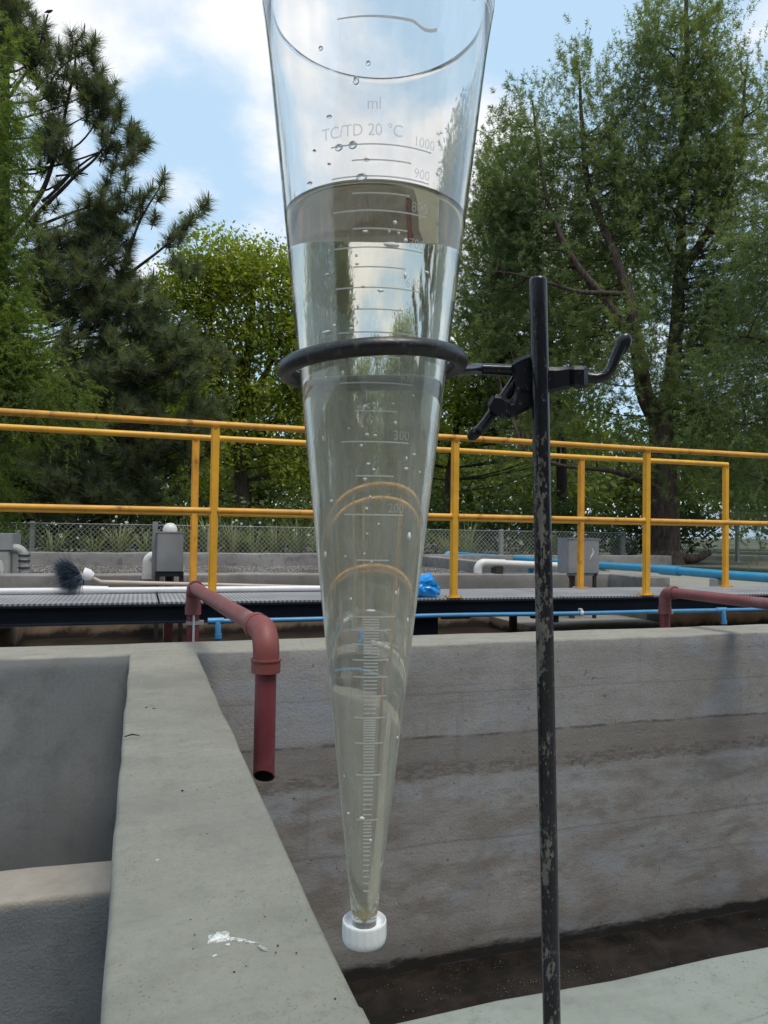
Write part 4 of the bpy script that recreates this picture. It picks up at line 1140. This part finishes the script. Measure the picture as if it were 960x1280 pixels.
tag(concrete_block("kerb", (9.0, 13.3, -.1), (18, 13.5, .12), [M_TOP, M_FARWALL], lambda n, c: 1, step=.5), "pale concrete kerb behind the green mesh fence", "kerb")

def strap_plant(x, y, h, n, seed, label, flowers):
    r = np.random.default_rng(seed)
    pl = thing("flowering_plant" if flowers else "strap_plant", label, "plant", (x, y, 0), "planting along the wire fence")
    faces = []
    for i in range(n):
        a = r.uniform(0, 2 * PI); L = h * r.uniform(.7, 1.15); bend = r.uniform(.15, .75); wd = r.uniform(.011, .021)
        d = np.array([math.cos(a), math.sin(a), 0]); s_ = np.array([-d[1], d[0], 0])
        prev = None
        for k in range(6):
            f = k / 5
            c = np.array([x, y, 0]) + d * (.05 + L * bend * f ** 1.7) + np.array([0, 0, L * (f - .35 * bend * f ** 3)])
            ww = wd * (1 - f ** 2 * .92)
            cur = (c - s_ * ww, c + s_ * ww)
            if prev: faces.append([prev[0], prev[1], cur[1], cur[0]])
            prev = cur
    np_mesh("leaves", np.array(faces), 4, M_STRAP, pl)
    if flowers:
        q = MB()
        for i in range(flowers):
            a = r.uniform(0, 2 * PI); rr_ = r.uniform(.05, .35); zz = h * r.uniform(.6, 1.15)
            c = Vector((x + math.cos(a) * rr_, y + math.sin(a) * rr_ * .6, zz))
            q.tube([(x + .3 * (c.x - x), y + .3 * (c.y - y), 0), c], .004, 4, mi=1)
            for k in range(5):
                b = 2 * PI * k / 5; q.ball(c + Vector((math.cos(b) * .012, 0.006 * math.sin(3 * b), math.sin(b) * .012)), (.011, .008, .010), sub=1)
        q.build("flowers", [M_PETAL, M_STRAP], pl, smooth=60)
    return pl
plant_words = ["thin", "dense", "leaning", "spreading", "tall", "low", "pale", "ragged", "upright", "arching", "loose", "bushy", "stiff", "sparse"]
plant_rows = [(20, .55, 40, 5), (65, .5, 45, 6), (118, .45, 40, 4), (150, .6, 50, 12), (185, .5, 40, 0), (238, .62, 55, 0), (262, .72, 60, 5), (290, .62, 50, 8), (318, .55, 45, 4), (345, .66, 55, 2), (372, .66, 50, 9), (400, .6, 45, 5), (520, .58, 40, 3), (558, .6, 45, 0), (585, .65, 45, 7), (690, .6, 45, 0), (770, .6, 45, 9), (790, .5, 40, 4)]
spots_lab = ["at the left edge", "left of the navy brush", "above the navy brush", "left of the grey control box", "just behind the white vent cap", "between the two left yellow posts", "right of the left tall yellow post", "in front of the pale trunk", "right of the pale trunk", "well right of the pale trunk", "next to the cone's left side", "behind the cone's left edge", "behind the cone's right edge", "behind the blue elbow", "above the white pipe", "above the right grey box", "left of the tall right yellow post", "at the foot of the large right trunk"]
for i, ((px, h, n, fl), sl_) in enumerate(zip(plant_rows, spots_lab)):
    p = at(px, 672, 12.9); p = p * (1.0); 
    yv = 12.35 + .25 * random.random()
    dpt = yv / ((at(px, 672, 1.0)).y)
    q_ = at(px, 672, dpt)
    strap_plant(q_.x, yv, h * 1.15, n, 100 + i, plant_words[i % 14] + " strap-leaved plant " + ("with white flowers " if fl else "") + sl_, fl // 2)

# ------------------------------------------------------------------ trees
def unit(v): return v / np.maximum(np.linalg.norm(v, axis=-1, keepdims=True), 1e-9)

def lobes_px(rows, depth):
    """(px, py, rx, ry, weight[, ddepth]) rows measured on the photograph -> world ellipsoids at their real distance"""
    out = []
    for r in rows:
        dd = depth + (r[5] if len(r) > 5 else 0)
        c = np.array(at(r[0], r[1], dd)); s = dd / F_PX
        out.append((c, np.array([r[2] * s, max(r[2], .5 * r[3]) * s * .9, r[3] * s]), r[4]))
    return out

def sample_lobes(lobes, n, r, shell=2.2):
    wts = np.array([l[2] * l[1][0] * l[1][2] for l in lobes]); wts = wts / wts.sum()
    idx = r.choice(len(lobes), n, p=wts)
    d = unit(r.normal(0, 1, (n, 3)))
    rr = r.random(n) ** (1 / shell)
    C = np.array([l[0] for l in lobes])[idx]; Rr = np.array([l[1] for l in lobes])[idx]
    wob = 1 + .22 * np.sin(d[:, 0] * 5 + idx) * np.cos(d[:, 2] * 6 + idx * 2.1)
    return C + d * Rr * (rr * wob)[:, None], d, idx

def clump(P, d, per, sig, r):
    """feathery clumps: several sprays gathered round each seed"""
    n = len(P)
    Q = (P[:, None] + r.normal(0, 1, (n, per, 3)) * np.array(sig)).reshape(-1, 3)
    return Q, unit(np.repeat(d, per, 0) + r.normal(0, .45, (n * per, 3)))

def spray_leaves(P, A, L, nl, ll, lw, r, droop=.25, flat=.9):
    """Feathery sprays: P base, A axis (unit), L length; nl thin leaflets on each -> triangles"""
    n = len(P)
    t_ = r.uniform(.05, 1.0, (n, nl))
    side = unit(np.cross(A, np.array([0, 0, 1.0])) + 1e-4); up = np.cross(side, A)
    ph = r.uniform(0, 2 * PI, (n, nl))
    rad_ = side[:, None] * np.cos(ph)[..., None] + up[:, None] * np.sin(ph)[..., None] * flat
    O = P[:, None] + A[:, None] * (L[:, None] * t_)[..., None] - np.array([0, 0, 1.0]) * (droop * (t_ ** 2) * L[:, None])[..., None]
    D = unit(A[:, None] * .6 + rad_ * .9 + r.normal(0, .2, (n, nl, 3)) - np.array([0, 0, droop]))
    ln = ll * r.uniform(.6, 1.3, (n, nl, 1)) * (1.1 - .5 * t_[..., None])
    W = unit(np.cross(D, r.normal(0, 1, (n, nl, 3)))) * lw
    return np.stack([O - W, O + W, O + D * ln], 2).reshape(-1, 3)

def leaf_quads(P, size, r, up=.5):
    n = len(P)
    N = unit(r.normal(0, 1, (n, 3)) + np.array([0, -.15, up]))
    T = unit(np.cross(N, r.normal(0, 1, (n, 3)))); B = np.cross(N, T)
    s = size * r.uniform(.4, 1.4, (n, 1))
    return np.stack([P - T * s, P - B * s * .45 + N * s * .08, P + T * s, P + B * s * .45 + N * s * .08], 1).reshape(-1, 3)

def polyline(mb, pts, r0, r1, n=9, jit=.03, seed=0, seg=6):
    """smooth, slightly crooked limb through pts"""
    pts = [Vector(p) for p in pts]; out = []
    for i in range(len(pts) - 1):
        p0 = pts[max(i - 1, 0)]; p1 = pts[i]; p2 = pts[i + 1]; p3 = pts[min(i + 2, len(pts) - 1)]
        for k in range(seg):
            t_ = k / seg
            q = .5 * ((2 * p1) + (p2 - p0) * t_ + (2 * p0 - 5 * p1 + 4 * p2 - p3) * t_ * t_ + (3 * p1 - p0 - 3 * p2 + p3) * t_ ** 3)
            out.append(q)
    out.append(pts[-1])
    L = len(out)
    out = [q + noise.noise_vector(q * 1.3 + Vector((seed, 0, 0))) * jit if 0 < i < L - 1 else q for i, q in enumerate(out)]
    rr = [r0 + (r1 - r0) * (i / (L - 1)) ** .8 for i in range(L)]
    mb.tube(out, rr, n)
    return out

def limbs_to(mb, spine, targets, r0, r1, seed, k_near=None):
    """branches from the spine to each target, leaving lower down and curving up"""
    r_ = random.Random(seed)
    for tg in targets:
        tg = Vector(tg)
        best = min(spine, key=lambda s: (s - tg).length + max(0, s.z - tg.z + .25 * (Vector((s.x - tg.x, s.y - tg.y, 0))).length) * 3)
        mid = best.lerp(tg, .5) + Vector((r_.uniform(-.15, .15), r_.uniform(-.15, .15), -.06 * (tg - best).length))
        polyline(mb, [best, mid, tg], r0 * r_.uniform(.7, 1.1), r1, 6, .04, seed, 4)

def tree(name, label, cat, base, group=None):
    return thing(name, label, cat, base, group)

# --- large feathery tree on the right (forked trunk)
def right_tree():
    D = 14.0
    base = Vector((at(830, 705, D).x, at(830, 705, D).y, 0))
    T = tree("cypress_tree", "large feathery tree with a forked trunk rising on the right", "tree", base, "feathery trees on the right")
    mb = MB(); sp = []
    pt = lambda x, y, d=0: at(x, y, D + d)
    sp += polyline(mb, [base - Vector((0, 0, .1)), pt(830, 640), pt(828, 560), pt(826, 520)], .30, .20, 14, .02, 1)
    mb.tube([base + Vector((.0, 0, -.05)), base + Vector((0, 0, .25))], [.42, .29], 14)
    polyline(mb, [base + Vector((.05, -.1, .12)), base + Vector((.45, -.3, .10)), base + Vector((.75, -.35, .22))], .13, .05, 8)
    polyline(mb, [base + Vector((-.05, -.1, .1)), base + Vector((-.45, -.3, .12)), base + Vector((-.62, -.35, .2))], .10, .04, 8)
    sp += polyline(mb, [pt(827, 530), pt(806, 490, -.2), pt(795, 430, -.4), pt(785, 370, -.5), pt(765, 310, -.4), pt(735, 230), pt(728, 160), pt(724, 90)], .19, .02, 12, .04, 2)
    sp += polyline(mb, [pt(827, 525), pt(838, 470), pt(846, 400, .1), pt(850, 340, .2), pt(852, 250), pt(855, 150), pt(858, 60), pt(860, -40)], .18, .03, 12, .04, 3)
    sp += polyline(mb, [pt(795, 430, -.4), pt(760, 380, -.6), pt(720, 330, -.6), pt(690, 270, -.5), pt(675, 200, -.3), pt(665, 125, 0)], .10, .015, 9, .04, 4)
    sp += polyline(mb, [pt(850, 340, .2), pt(890, 280), pt(920, 190), pt(935, 80)], .11, .02, 9, .04, 5)
    sp += polyline(mb, [pt(828, 610), pt(770, 590, -.5), pt(700, 580, -.8), pt(655, 560, -.8)], .07, .015, 8, .05, 6)
    sp += polyline(mb, [pt(785, 370, -.5), pt(730, 365, -.8), pt(670, 350, -.8), pt(620, 340, -.5)], .06, .012, 8, .05, 7)
    rows = [(652, 230, 40, 125, 1.0), (625, 330, 45, 90, .9), (690, 330, 70, 80, .8), (735, 190, 45, 125, 1.0), (775, 270, 50, 90, .8), (850, 110, 70, 150, 1.0), (850, 290, 70, 100, .9), (920, 210, 60, 150, 1.0),
            (605, 400, 35, 55, .7), (735, 400, 90, 50, .35), (925, 420, 70, 110, 1.0), (890, 520, 80, 70, .9), (930, 590, 60, 60, .9), (700, 470, 80, 40, .45), (760, 510, 80, 50, .4), (860, 400, 60, 60, .5), (660, 560, 60, 40, .5), (1000, 350, 60, 250, .8), (618, 235, 22, 75, .8), (598, 320, 28, 80, .8), (590, 440, 30, 50, .6), (700, 250, 35, 70, .7), (800, 180, 40, 120, .8), (800, 430, 45, 60, .55, -1.0), (845, 470, 40, 60, .5, -1.0), (835, 570, 45, 50, .4, -1.0)]
    lob = lobes_px(rows, D)
    r = np.random.default_rng(21)
    P, d, idx = sample_lobes(lob, 980, r, 2.2)
    seeds = P
    P, d = clump(P, d, 15, (.15, .15, .27), r)
    A = unit(d * .7 + np.array([0, 0, .55]) + r.normal(0, .35, (len(P), 3)))
    V1 = spray_leaves(P, A, r.uniform(.16, .42, len(P)), 34, .105, .0062, r, .18)
    # upright wispy shoots at the crown's outline
    P2, d2, i2 = sample_lobes(lob[:8] + lob[-8:-3], 1500, r, 14)
    A2 = unit(d2 * .35 + np.array([0, 0, 1.0]) + r.normal(0, .2, (len(P2), 3)))
    V2 = spray_leaves(P2, A2, r.uniform(.25, .55, len(P2)), 26, .07, .007, r, .05)
    limbs_to(mb, sp, seeds[::4], .026, .006, 5)
    mb.build("trunk", M_BARK, T, smooth=60)
    np_mesh("crown", np.concatenate([V1, V2]), 3, M_CYP, T)
right_tree()

def second_right_tree():
    D = 17.5
    base = Vector((at(700, 690, D).x, at(700, 690, D).y, 0))
    T = tree("cypress_tree", "slimmer feathery tree standing behind the rod", "tree", base, "feathery trees on the right")
    mb = MB(); pt = lambda x, y, d=0: at(x, y, D + d)
    sp = polyline(mb, [base - Vector((0, 0, .1)), pt(702, 560), pt(690, 450), pt(672, 330), pt(655, 200)], .16, .02, 10, .05, 2)
    rows = [(640, 300, 50, 150, .8), (690, 420, 80, 90, .8), (610, 440, 45, 80, .8), (760, 350, 80, 120, .8)]
    r = np.random.default_rng(22); lob = lobes_px(rows, D)
    P, d, idx = sample_lobes(lob, 480, r, 1.8)
    P, d = clump(P, d, 12, (.2, .2, .32), r)
    A = unit(d * .7 + np.array([0, 0, .5]) + r.normal(0, .35, (len(P), 3)))
    limbs_to(mb, sp, P[::60], .03, .007, 6)
    mb.build("trunk", M_BARKDARK, T, smooth=60)
    np_mesh("crown", spray_leaves(P, A, r.uniform(.2, .45, len(P)), 24, .10, .012, r, .2), 3, M_CYP, T)
second_right_tree()

def edge_right_tree():
    D = 11.0
    base = Vector((at(1030, 720, D).x, at(1030, 720, D).y, 0))
    T = tree("cypress_tree", "drooping green tree hanging in at the right edge", "tree", base, "feathery trees on the right")
    mb = MB(); pt = lambda x, y, d=0: at(x, y, D + d)
    sp = polyline(mb, [base - Vector((0, 0, .1)), pt(1032, 560), pt(1026, 400), pt(1030, 200)], .18, .05, 10, .05, 2)
    sp += polyline(mb, [pt(1030, 480), pt(980, 430), pt(920, 420)], .05, .012, 7, .05, 3)
    sp += polyline(mb, [pt(1030, 560), pt(985, 520), pt(925, 530)], .05, .012, 7, .05, 3)
    rows = [(960, 480, 55, 90, .8), (950, 600, 45, 60, .8), (940, 330, 55, 80, .6), (1030, 350, 90, 260, .8), (905, 470, 40, 60, .5)]
    r = np.random.default_rng(23); lob = lobes_px(rows, D)
    P, d, idx = sample_lobes(lob, 260, r, 2.0)
    P, d = clump(P, d, 12, (.12, .12, .25), r)
    A = unit(d * .5 + np.array([0, 0, -.25]) + r.normal(0, .4, (len(P), 3)))
    limbs_to(mb, sp, P[::60], .02, .005, 6)
    mb.build("trunk", M_BARK, T, smooth=60)
    np_mesh("crown", spray_leaves(P, A, r.uniform(.16, .36, len(P)), 30, .075, .0065, r, .4), 3, M_CYP, T)
edge_right_tree()

# --- feathery fresh green tree at the left edge
def left_cypress():
    D = 9.5
    base = Vector((at(-45, 700, D).x, at(-45, 700, D).y + .4, 0))
    T = tree("cypress_tree", "fresh green feathery tree at the left edge in front of the pine", "tree", base)
    mb = MB(); pt = lambda x, y, d=0: at(x, y, D + d)
    sp = polyline(mb, [base - Vector((0, 0, .1)), pt(-42, 560), pt(-40, 380), pt(-38, 180), pt(-36, -20)], .12, .02, 10, .03, 2)
    rows = [(-25, 190, 58, 150, .8), (-15, 340, 50, 90, .9), (5, 440, 52, 60, 1.8), (25, 500, 60, 42, 1.8), (75, 500, 40, 25, .8), (-15, 590, 40, 60, .5), (-70, 350, 60, 300, .6), (15, 110, 20, 70, .5)]
    r = np.random.default_rng(24); lob = lobes_px(rows, D)
    P, d, idx = sample_lobes(lob, 640, r, 2.0)
    P, d = clump(P, d, 12, (.10, .10, .2), r)
    A = unit(d * .6 + np.array([0, 0, -.05]) + r.normal(0, .4, (len(P), 3)))
    limbs_to(mb, sp, P[::60], .018, .004, 6)
    mb.build("trunk", M_BARK, T, smooth=60)
    np_mesh("crown", spray_leaves(P, A, r.uniform(.12, .30, len(P)), 34, .06, .0050, r, .4), 3, M_CYP_LIGHT, T)
left_cypress()

# --- tall pine on the left, with needle brushes at the branch ends
def pine():
    D = 13.0
    base = Vector((at(-4, 690, D).x, at(-4, 690, D).y, 0))
    T = tree("pine_tree", "tall dark pine with long needle brushes spreading from the left edge", "tree", base)
    mb = MB(); pt = lambda x, y, d=0: at(x, y, D + d)
    trunk = polyline(mb, [base - Vector((0, 0, .1)), pt(0, 590), pt(0, 480), pt(0, 380), pt(4, 260), pt(6, 130), pt(4, 20), pt(2, -80)], .17, .05, 12, .03, 1)
    tips = []
    def br(pts, r0=.05, r1=.012, sub=True):
        q = polyline(mb, [pt(*p) for p in pts], r0, r1, 8, .03, len(tips), 5)
        return q
    br([(4, 300), (48, 245), (70, 195), (80, 150), (92, 90), (95, 55)], .055)
    br([(2, 320), (50, 262), (90, 225), (120, 200), (140, 160)], .05)
    br([(52, 252), (100, 210), (150, 175)], .03)
    br([(40, 285), (90, 265), (135, 250), (150, 245)], .03)
    br([(120, 250), (125, 300), (150, 350)], .03)
    br([(70, 220), (110, 218)], .02); br([(58, 205), (100, 180), (125, 140)], .02)
    br([(0, 400), (70, 400), (150, 350), (185, 325), (215, 300), (245, 275)], .05)
    br([(48, 455), (85, 415), (120, 340), (160, 300)], .06)
    br([(84, 420), (150, 422), (182, 415), (195, 380)], .035)
    br([(5, 590), (30, 578), (65, 585)], .06); br([(2, 560), (60, 545), (110, 540)], .04)
    br([(150, 350), (170, 290), (185, 260), (200, 235)], .03)
    br([(6, 130), (45, 70), (60, 18)], .03); br([(60, 110), (75, 85), (115, 60)], .02)
    br([(2, 520), (100, 480), (200, 470), (270, 410)], .04); br([(2, 600), (120, 600), (230, 560)], .04)
    single = [(95, 52), (84, 75), (113, 60), (117, 82), (56, 44), (44, 32), (72, 70), (80, 100), (95, 100), (60, 95), (118, 108), (112, 130), (125, 125), (130, 118), (106, 112), (142, 148), (150, 140), (140, 165), (160, 180), (166, 172),
              (172, 192), (178, 186), (162, 205), (152, 210), (140, 215), (84, 165), (75, 175), (60, 120), (48, 110), (70, 132), (82, 205), (88, 222), (120, 160), (128, 175), (105, 150), (182, 245), (200, 232), (196, 250), (178, 262), (190, 280), (205, 312),
              (213, 296), (222, 300), (235, 282), (246, 270), (250, 262), (228, 290), (160, 238), (165, 255), (150, 262), (170, 275), (130, 238), (195, 385), (185, 360), (182, 395), (190, 410), (230, 345), (240, 340), (215, 335), (60, 60), (40, 70)]
    r = np.random.default_rng(25)
    P1 = np.array([at(x + r.normal(0, 2), y + r.normal(0, 2), D + r.uniform(-.5, .5)) for x, y in single for _ in range(2)])
    lob = lobes_px([(2, 22, 34, 58, 1.3), (30, 70, 28, 40, .9), (125, 290, 45, 50, .9), (110, 370, 65, 65, 1.0), (60, 330, 50, 70, .8), (165, 400, 50, 50, .8), (130, 470, 80, 50, .9), (60, 560, 80, 70, 1.0), (160, 560, 80, 70, .9), (225, 450, 50, 45, .6), (240, 540, 45, 60, .5),
                    (120, 130, 20, 38, 1.2), (70, 110, 25, 40, .6), (100, 85, 20, 30, .6), (60, 190, 30, 50, .6), (165, 190, 16, 18, .7), (140, 195, 22, 22, .8), (-60, 250, 60, 300, .6), (100, 625, 120, 40, .8)], D)
    P2, d2, i2 = sample_lobes(lob, 1750, r, 1.9)
    P = np.concatenate([P1, P2])
    tr_c = np.array([at(10, 300, D)]); out = unit(np.concatenate([P - tr_c])); out[:, 2] *= .3
    A = unit(out * .45 + np.array([0, 0, .85]) + r.normal(0, .28, (len(P), 3)))
    nn_ = 150
    t_ = r.uniform(-.05, 1, (len(P), nn_)); L = r.uniform(.13, .24, len(P))
    side = unit(np.cross(A, r.normal(0, 1, (len(P), 3)))); up = np.cross(A, side)
    ph = r.uniform(0, 2 * PI, (len(P), nn_))
    rd = side[:, None] * np.cos(ph)[..., None] + up[:, None] * np.sin(ph)[..., None]
    O = P[:, None] + A[:, None] * (L[:, None] * t_)[..., None]
    Dv = unit(A[:, None] * (.25 + .75 * t_[..., None]) + rd * 1.0 + r.normal(0, .14, (len(P), nn_, 3)) - np.array([0, 0, .12]))
    ln = r.uniform(.14, .27, (len(P), nn_, 1))
    W = unit(np.cross(Dv, r.normal(0, 1, (len(P), nn_, 3)))) * .0048
    V = np.stack([O - W, O + W, O + Dv * ln], 2).reshape(-1, 3)
    # young candle shoots and twigs
    for i in range(len(P)):
        a = Vector(P[i]); d_ = Vector(A[i])
        mb.tube([a - d_ * .09, a, a + d_ * (L[i] + .02)], [.007, .009, .005], 5)
        if i < len(P1) and i % 2 == 0:
            e = a + d_ * (L[i])
            mb.tube([e, e + Vector((0, 0, .10)), e + Vector((0, 0, .17))], [.010, .013, .005], 6)
            if r.random() < .4: mb.ball(a - d_ * .03 + Vector((r.uniform(-.02, .02), 0, -.03)), (.028, .028, .045), sub=1)
    limbs_to(mb, trunk, P2[::9], .03, .008, 8)
    mb.build("trunk", M_BARKDARK, T, smooth=60)
    np_mesh("crown", V, 3, M_PINE, T)
pine()

# --- pale green broadleaf trees
def broadleaf(D, base_px, spine_px, rows, n_cl, per, size, seed, label, m, r0=.14, forks=()):
    base = Vector((at(base_px, 690, D).x, at(base_px, 690, D).y, 0))
    T = tree("broadleaf_tree", label, "tree", base, "broadleaf trees behind the fence")
    mb = MB(); pt = lambda x, y, d=0: at(x, y, D + d)
    sp = polyline(mb, [base - Vector((0, 0, .1))] + [pt(*p) for p in spine_px], r0, .02, 12, .04, seed)
    mb.tube([base + Vector((0, 0, -.05)), base + Vector((0, 0, .3))], [r0 * 1.4, r0 * .98], 12)
    for f in forks: sp += polyline(mb, [pt(*p) for p in f], r0 * .45, .012, 8, .05, seed + 1)
    r = np.random.default_rng(seed); lob = lobes_px(rows, D)
    P, d, idx = sample_lobes(lob, n_cl, r, 3.0)
    limbs_to(mb, sp, P[::max(1, n_cl // 150)], .028, .006, seed)
    Q = (P[:, None] + r.normal(0, 1, (n_cl, per, 3)) * np.array([.25, .25, .15])).reshape(-1, 3)
    mb.build("trunk", M_BARK, T, smooth=60)
    np_mesh("crown", leaf_quads(Q, size, r), 4, m, T)
broadleaf(16.0, 303, [(302, 600), (300, 520), (312, 430), (318, 360), (322, 310)],
          [(262, 350, 50, 52, 1.0), (325, 340, 40, 48, 1.0), (225, 385, 42, 45, .7), (355, 400, 38, 70, 1.0), (290, 420, 60, 45, .6), (345, 500, 50, 50, .9), (250, 480, 60, 50, .7), (290, 560, 70, 45, .7), (380, 560, 40, 60, .8), (395, 440, 30, 60, .8), (210, 440, 40, 40, .6)],
          430, 100, .058, 31, "pale green broadleaf tree between the pine and the cone", M_BROAD, .20,
          [[(300, 540), (270, 470), (262, 380)], [(300, 520), (340, 450), (352, 380)], [(301, 560), (340, 530), (372, 470)], [(301, 580), (260, 550), (235, 490)]])
broadleaf(18.5, 560, [(562, 600), (575, 500), (590, 430), (600, 380)],
          [(600, 460, 60, 60, .8), (660, 480, 60, 60, .8), (560, 520, 60, 60, .8), (640, 400, 40, 35, .6), (520, 420, 60, 70, .8), (470, 500, 70, 70, .8), (700, 540, 60, 50, .6), (450, 400, 40, 60, .6)],
          400, 86, .062, 32, "bright broadleaf tree standing behind the clamp", M_BROAD, .14, [[(575, 520), (630, 470), (660, 440)], [(565, 560), (520, 500), (500, 430)]])
broadleaf(20.0, 130, [(132, 600), (140, 500), (150, 420)],
          [(170, 470, 80, 60, .8), (90, 500, 80, 70, .8), (210, 540, 70, 60, .8), (40, 540, 70, 70, .7)], 400, 76, .068, 33, "green broadleaf tree showing through the pine's branches", M_BROAD, .14)

# --- the wood behind: one dark mass of leaves
r = np.random.default_rng(40)
rows = []
for x in range(-260, 1260, 55):
    rows.append((x + r.uniform(-20, 20), 600 + r.uniform(-15, 25), 62, 62, 1.0, r.uniform(-1.5, 2)))
    if r.random() < .75: rows.append((x + r.uniform(-20, 20), 520 + r.uniform(-25, 25), 55, 50, .55, r.uniform(-1, 3)))
lob = lobes_px(rows, 24.0)
lob += lobes_px([(x, 585, 75, 75, 1.0) for x in range(-340, 1340, 70)], 31.0)
P, d, idx = sample_lobes(lob, 9500, r, 2.0)
Q = (P[:, None] + r.normal(0, 1, (len(P), 13, 3)) * .26).reshape(-1, 3)
Q = Q[Q[:, 2] > .02]
tag(np_mesh("far_wood", leaf_quads(Q, .13, r), 4, M_BACK), kind='stuff')
# unseen leaf mass added behind the viewer to dim reflections and facing walls
P = np.stack([r.uniform(-16, 16, 5200), -6.5 + r.normal(0, .7, 5200), 4.6 * r.random(5200) ** .8], 1)
Q = (P[:, None] + r.normal(0, 1, (len(P), 6, 3)) * .25).reshape(-1, 3)
Q = Q[Q[:, 2] > .05]
tag(np_mesh("unseen_leaf_screen", leaf_quads(Q, .20, r), 4, M_BACK), kind='stuff')
# undergrowth right behind the fence
rows = [(x + r.uniform(-15, 15), 650 + r.uniform(-8, 12), 45, 28, 1.0, r.uniform(-.5, 1.5)) for x in range(-120, 900, 38)]
rows += [(x, 668, 40, 26, .8, r.uniform(-.3, 1)) for x in range(-100, 860, 45)]
P, d, idx = sample_lobes(lobes_px(rows, 14.6), 3000, r, 2.0)
Q = (P[:, None] + r.normal(0, 1, (len(P), 10, 3)) * .13).reshape(-1, 3)
Q = Q[Q[:, 2] > .02]
tag(np_mesh("undergrowth", leaf_quads(Q, .055, r), 4, M_SHRUB), kind='stuff')

# --- a bird on the pine's top shoot
b_ = thing("bird", "small dark bird perched on the topmost pine shoot at upper left", "bird", at(61, 14, 12.9))
q = MB(); c = at(61, 14.5, 12.9)
ax = Vector((.951, -.309, 0)); prof_pts = [c - ax * .075 - Vector((0, 0, .018)), c - ax * .045 - Vector((0, 0, .008)), c - ax * .015, c + ax * .02 + Vector((0, 0, .004)), c + ax * .042 + Vector((0, 0, .016)), c + ax * .060 + Vector((0, 0, .018)), c + ax * .075 + Vector((0, 0, .015))]
q.tube(prof_pts, [.007, .014, .026, .025, .017, .013, .002], 12)
q.build("body", M_BARKDARK, b_, smooth=80)
q = MB(); q.tube([c - Vector((0, 0, .02)), c - Vector((0, 0, .045))], .004, 5); q.build("leg", M_BARKDARK, b_)
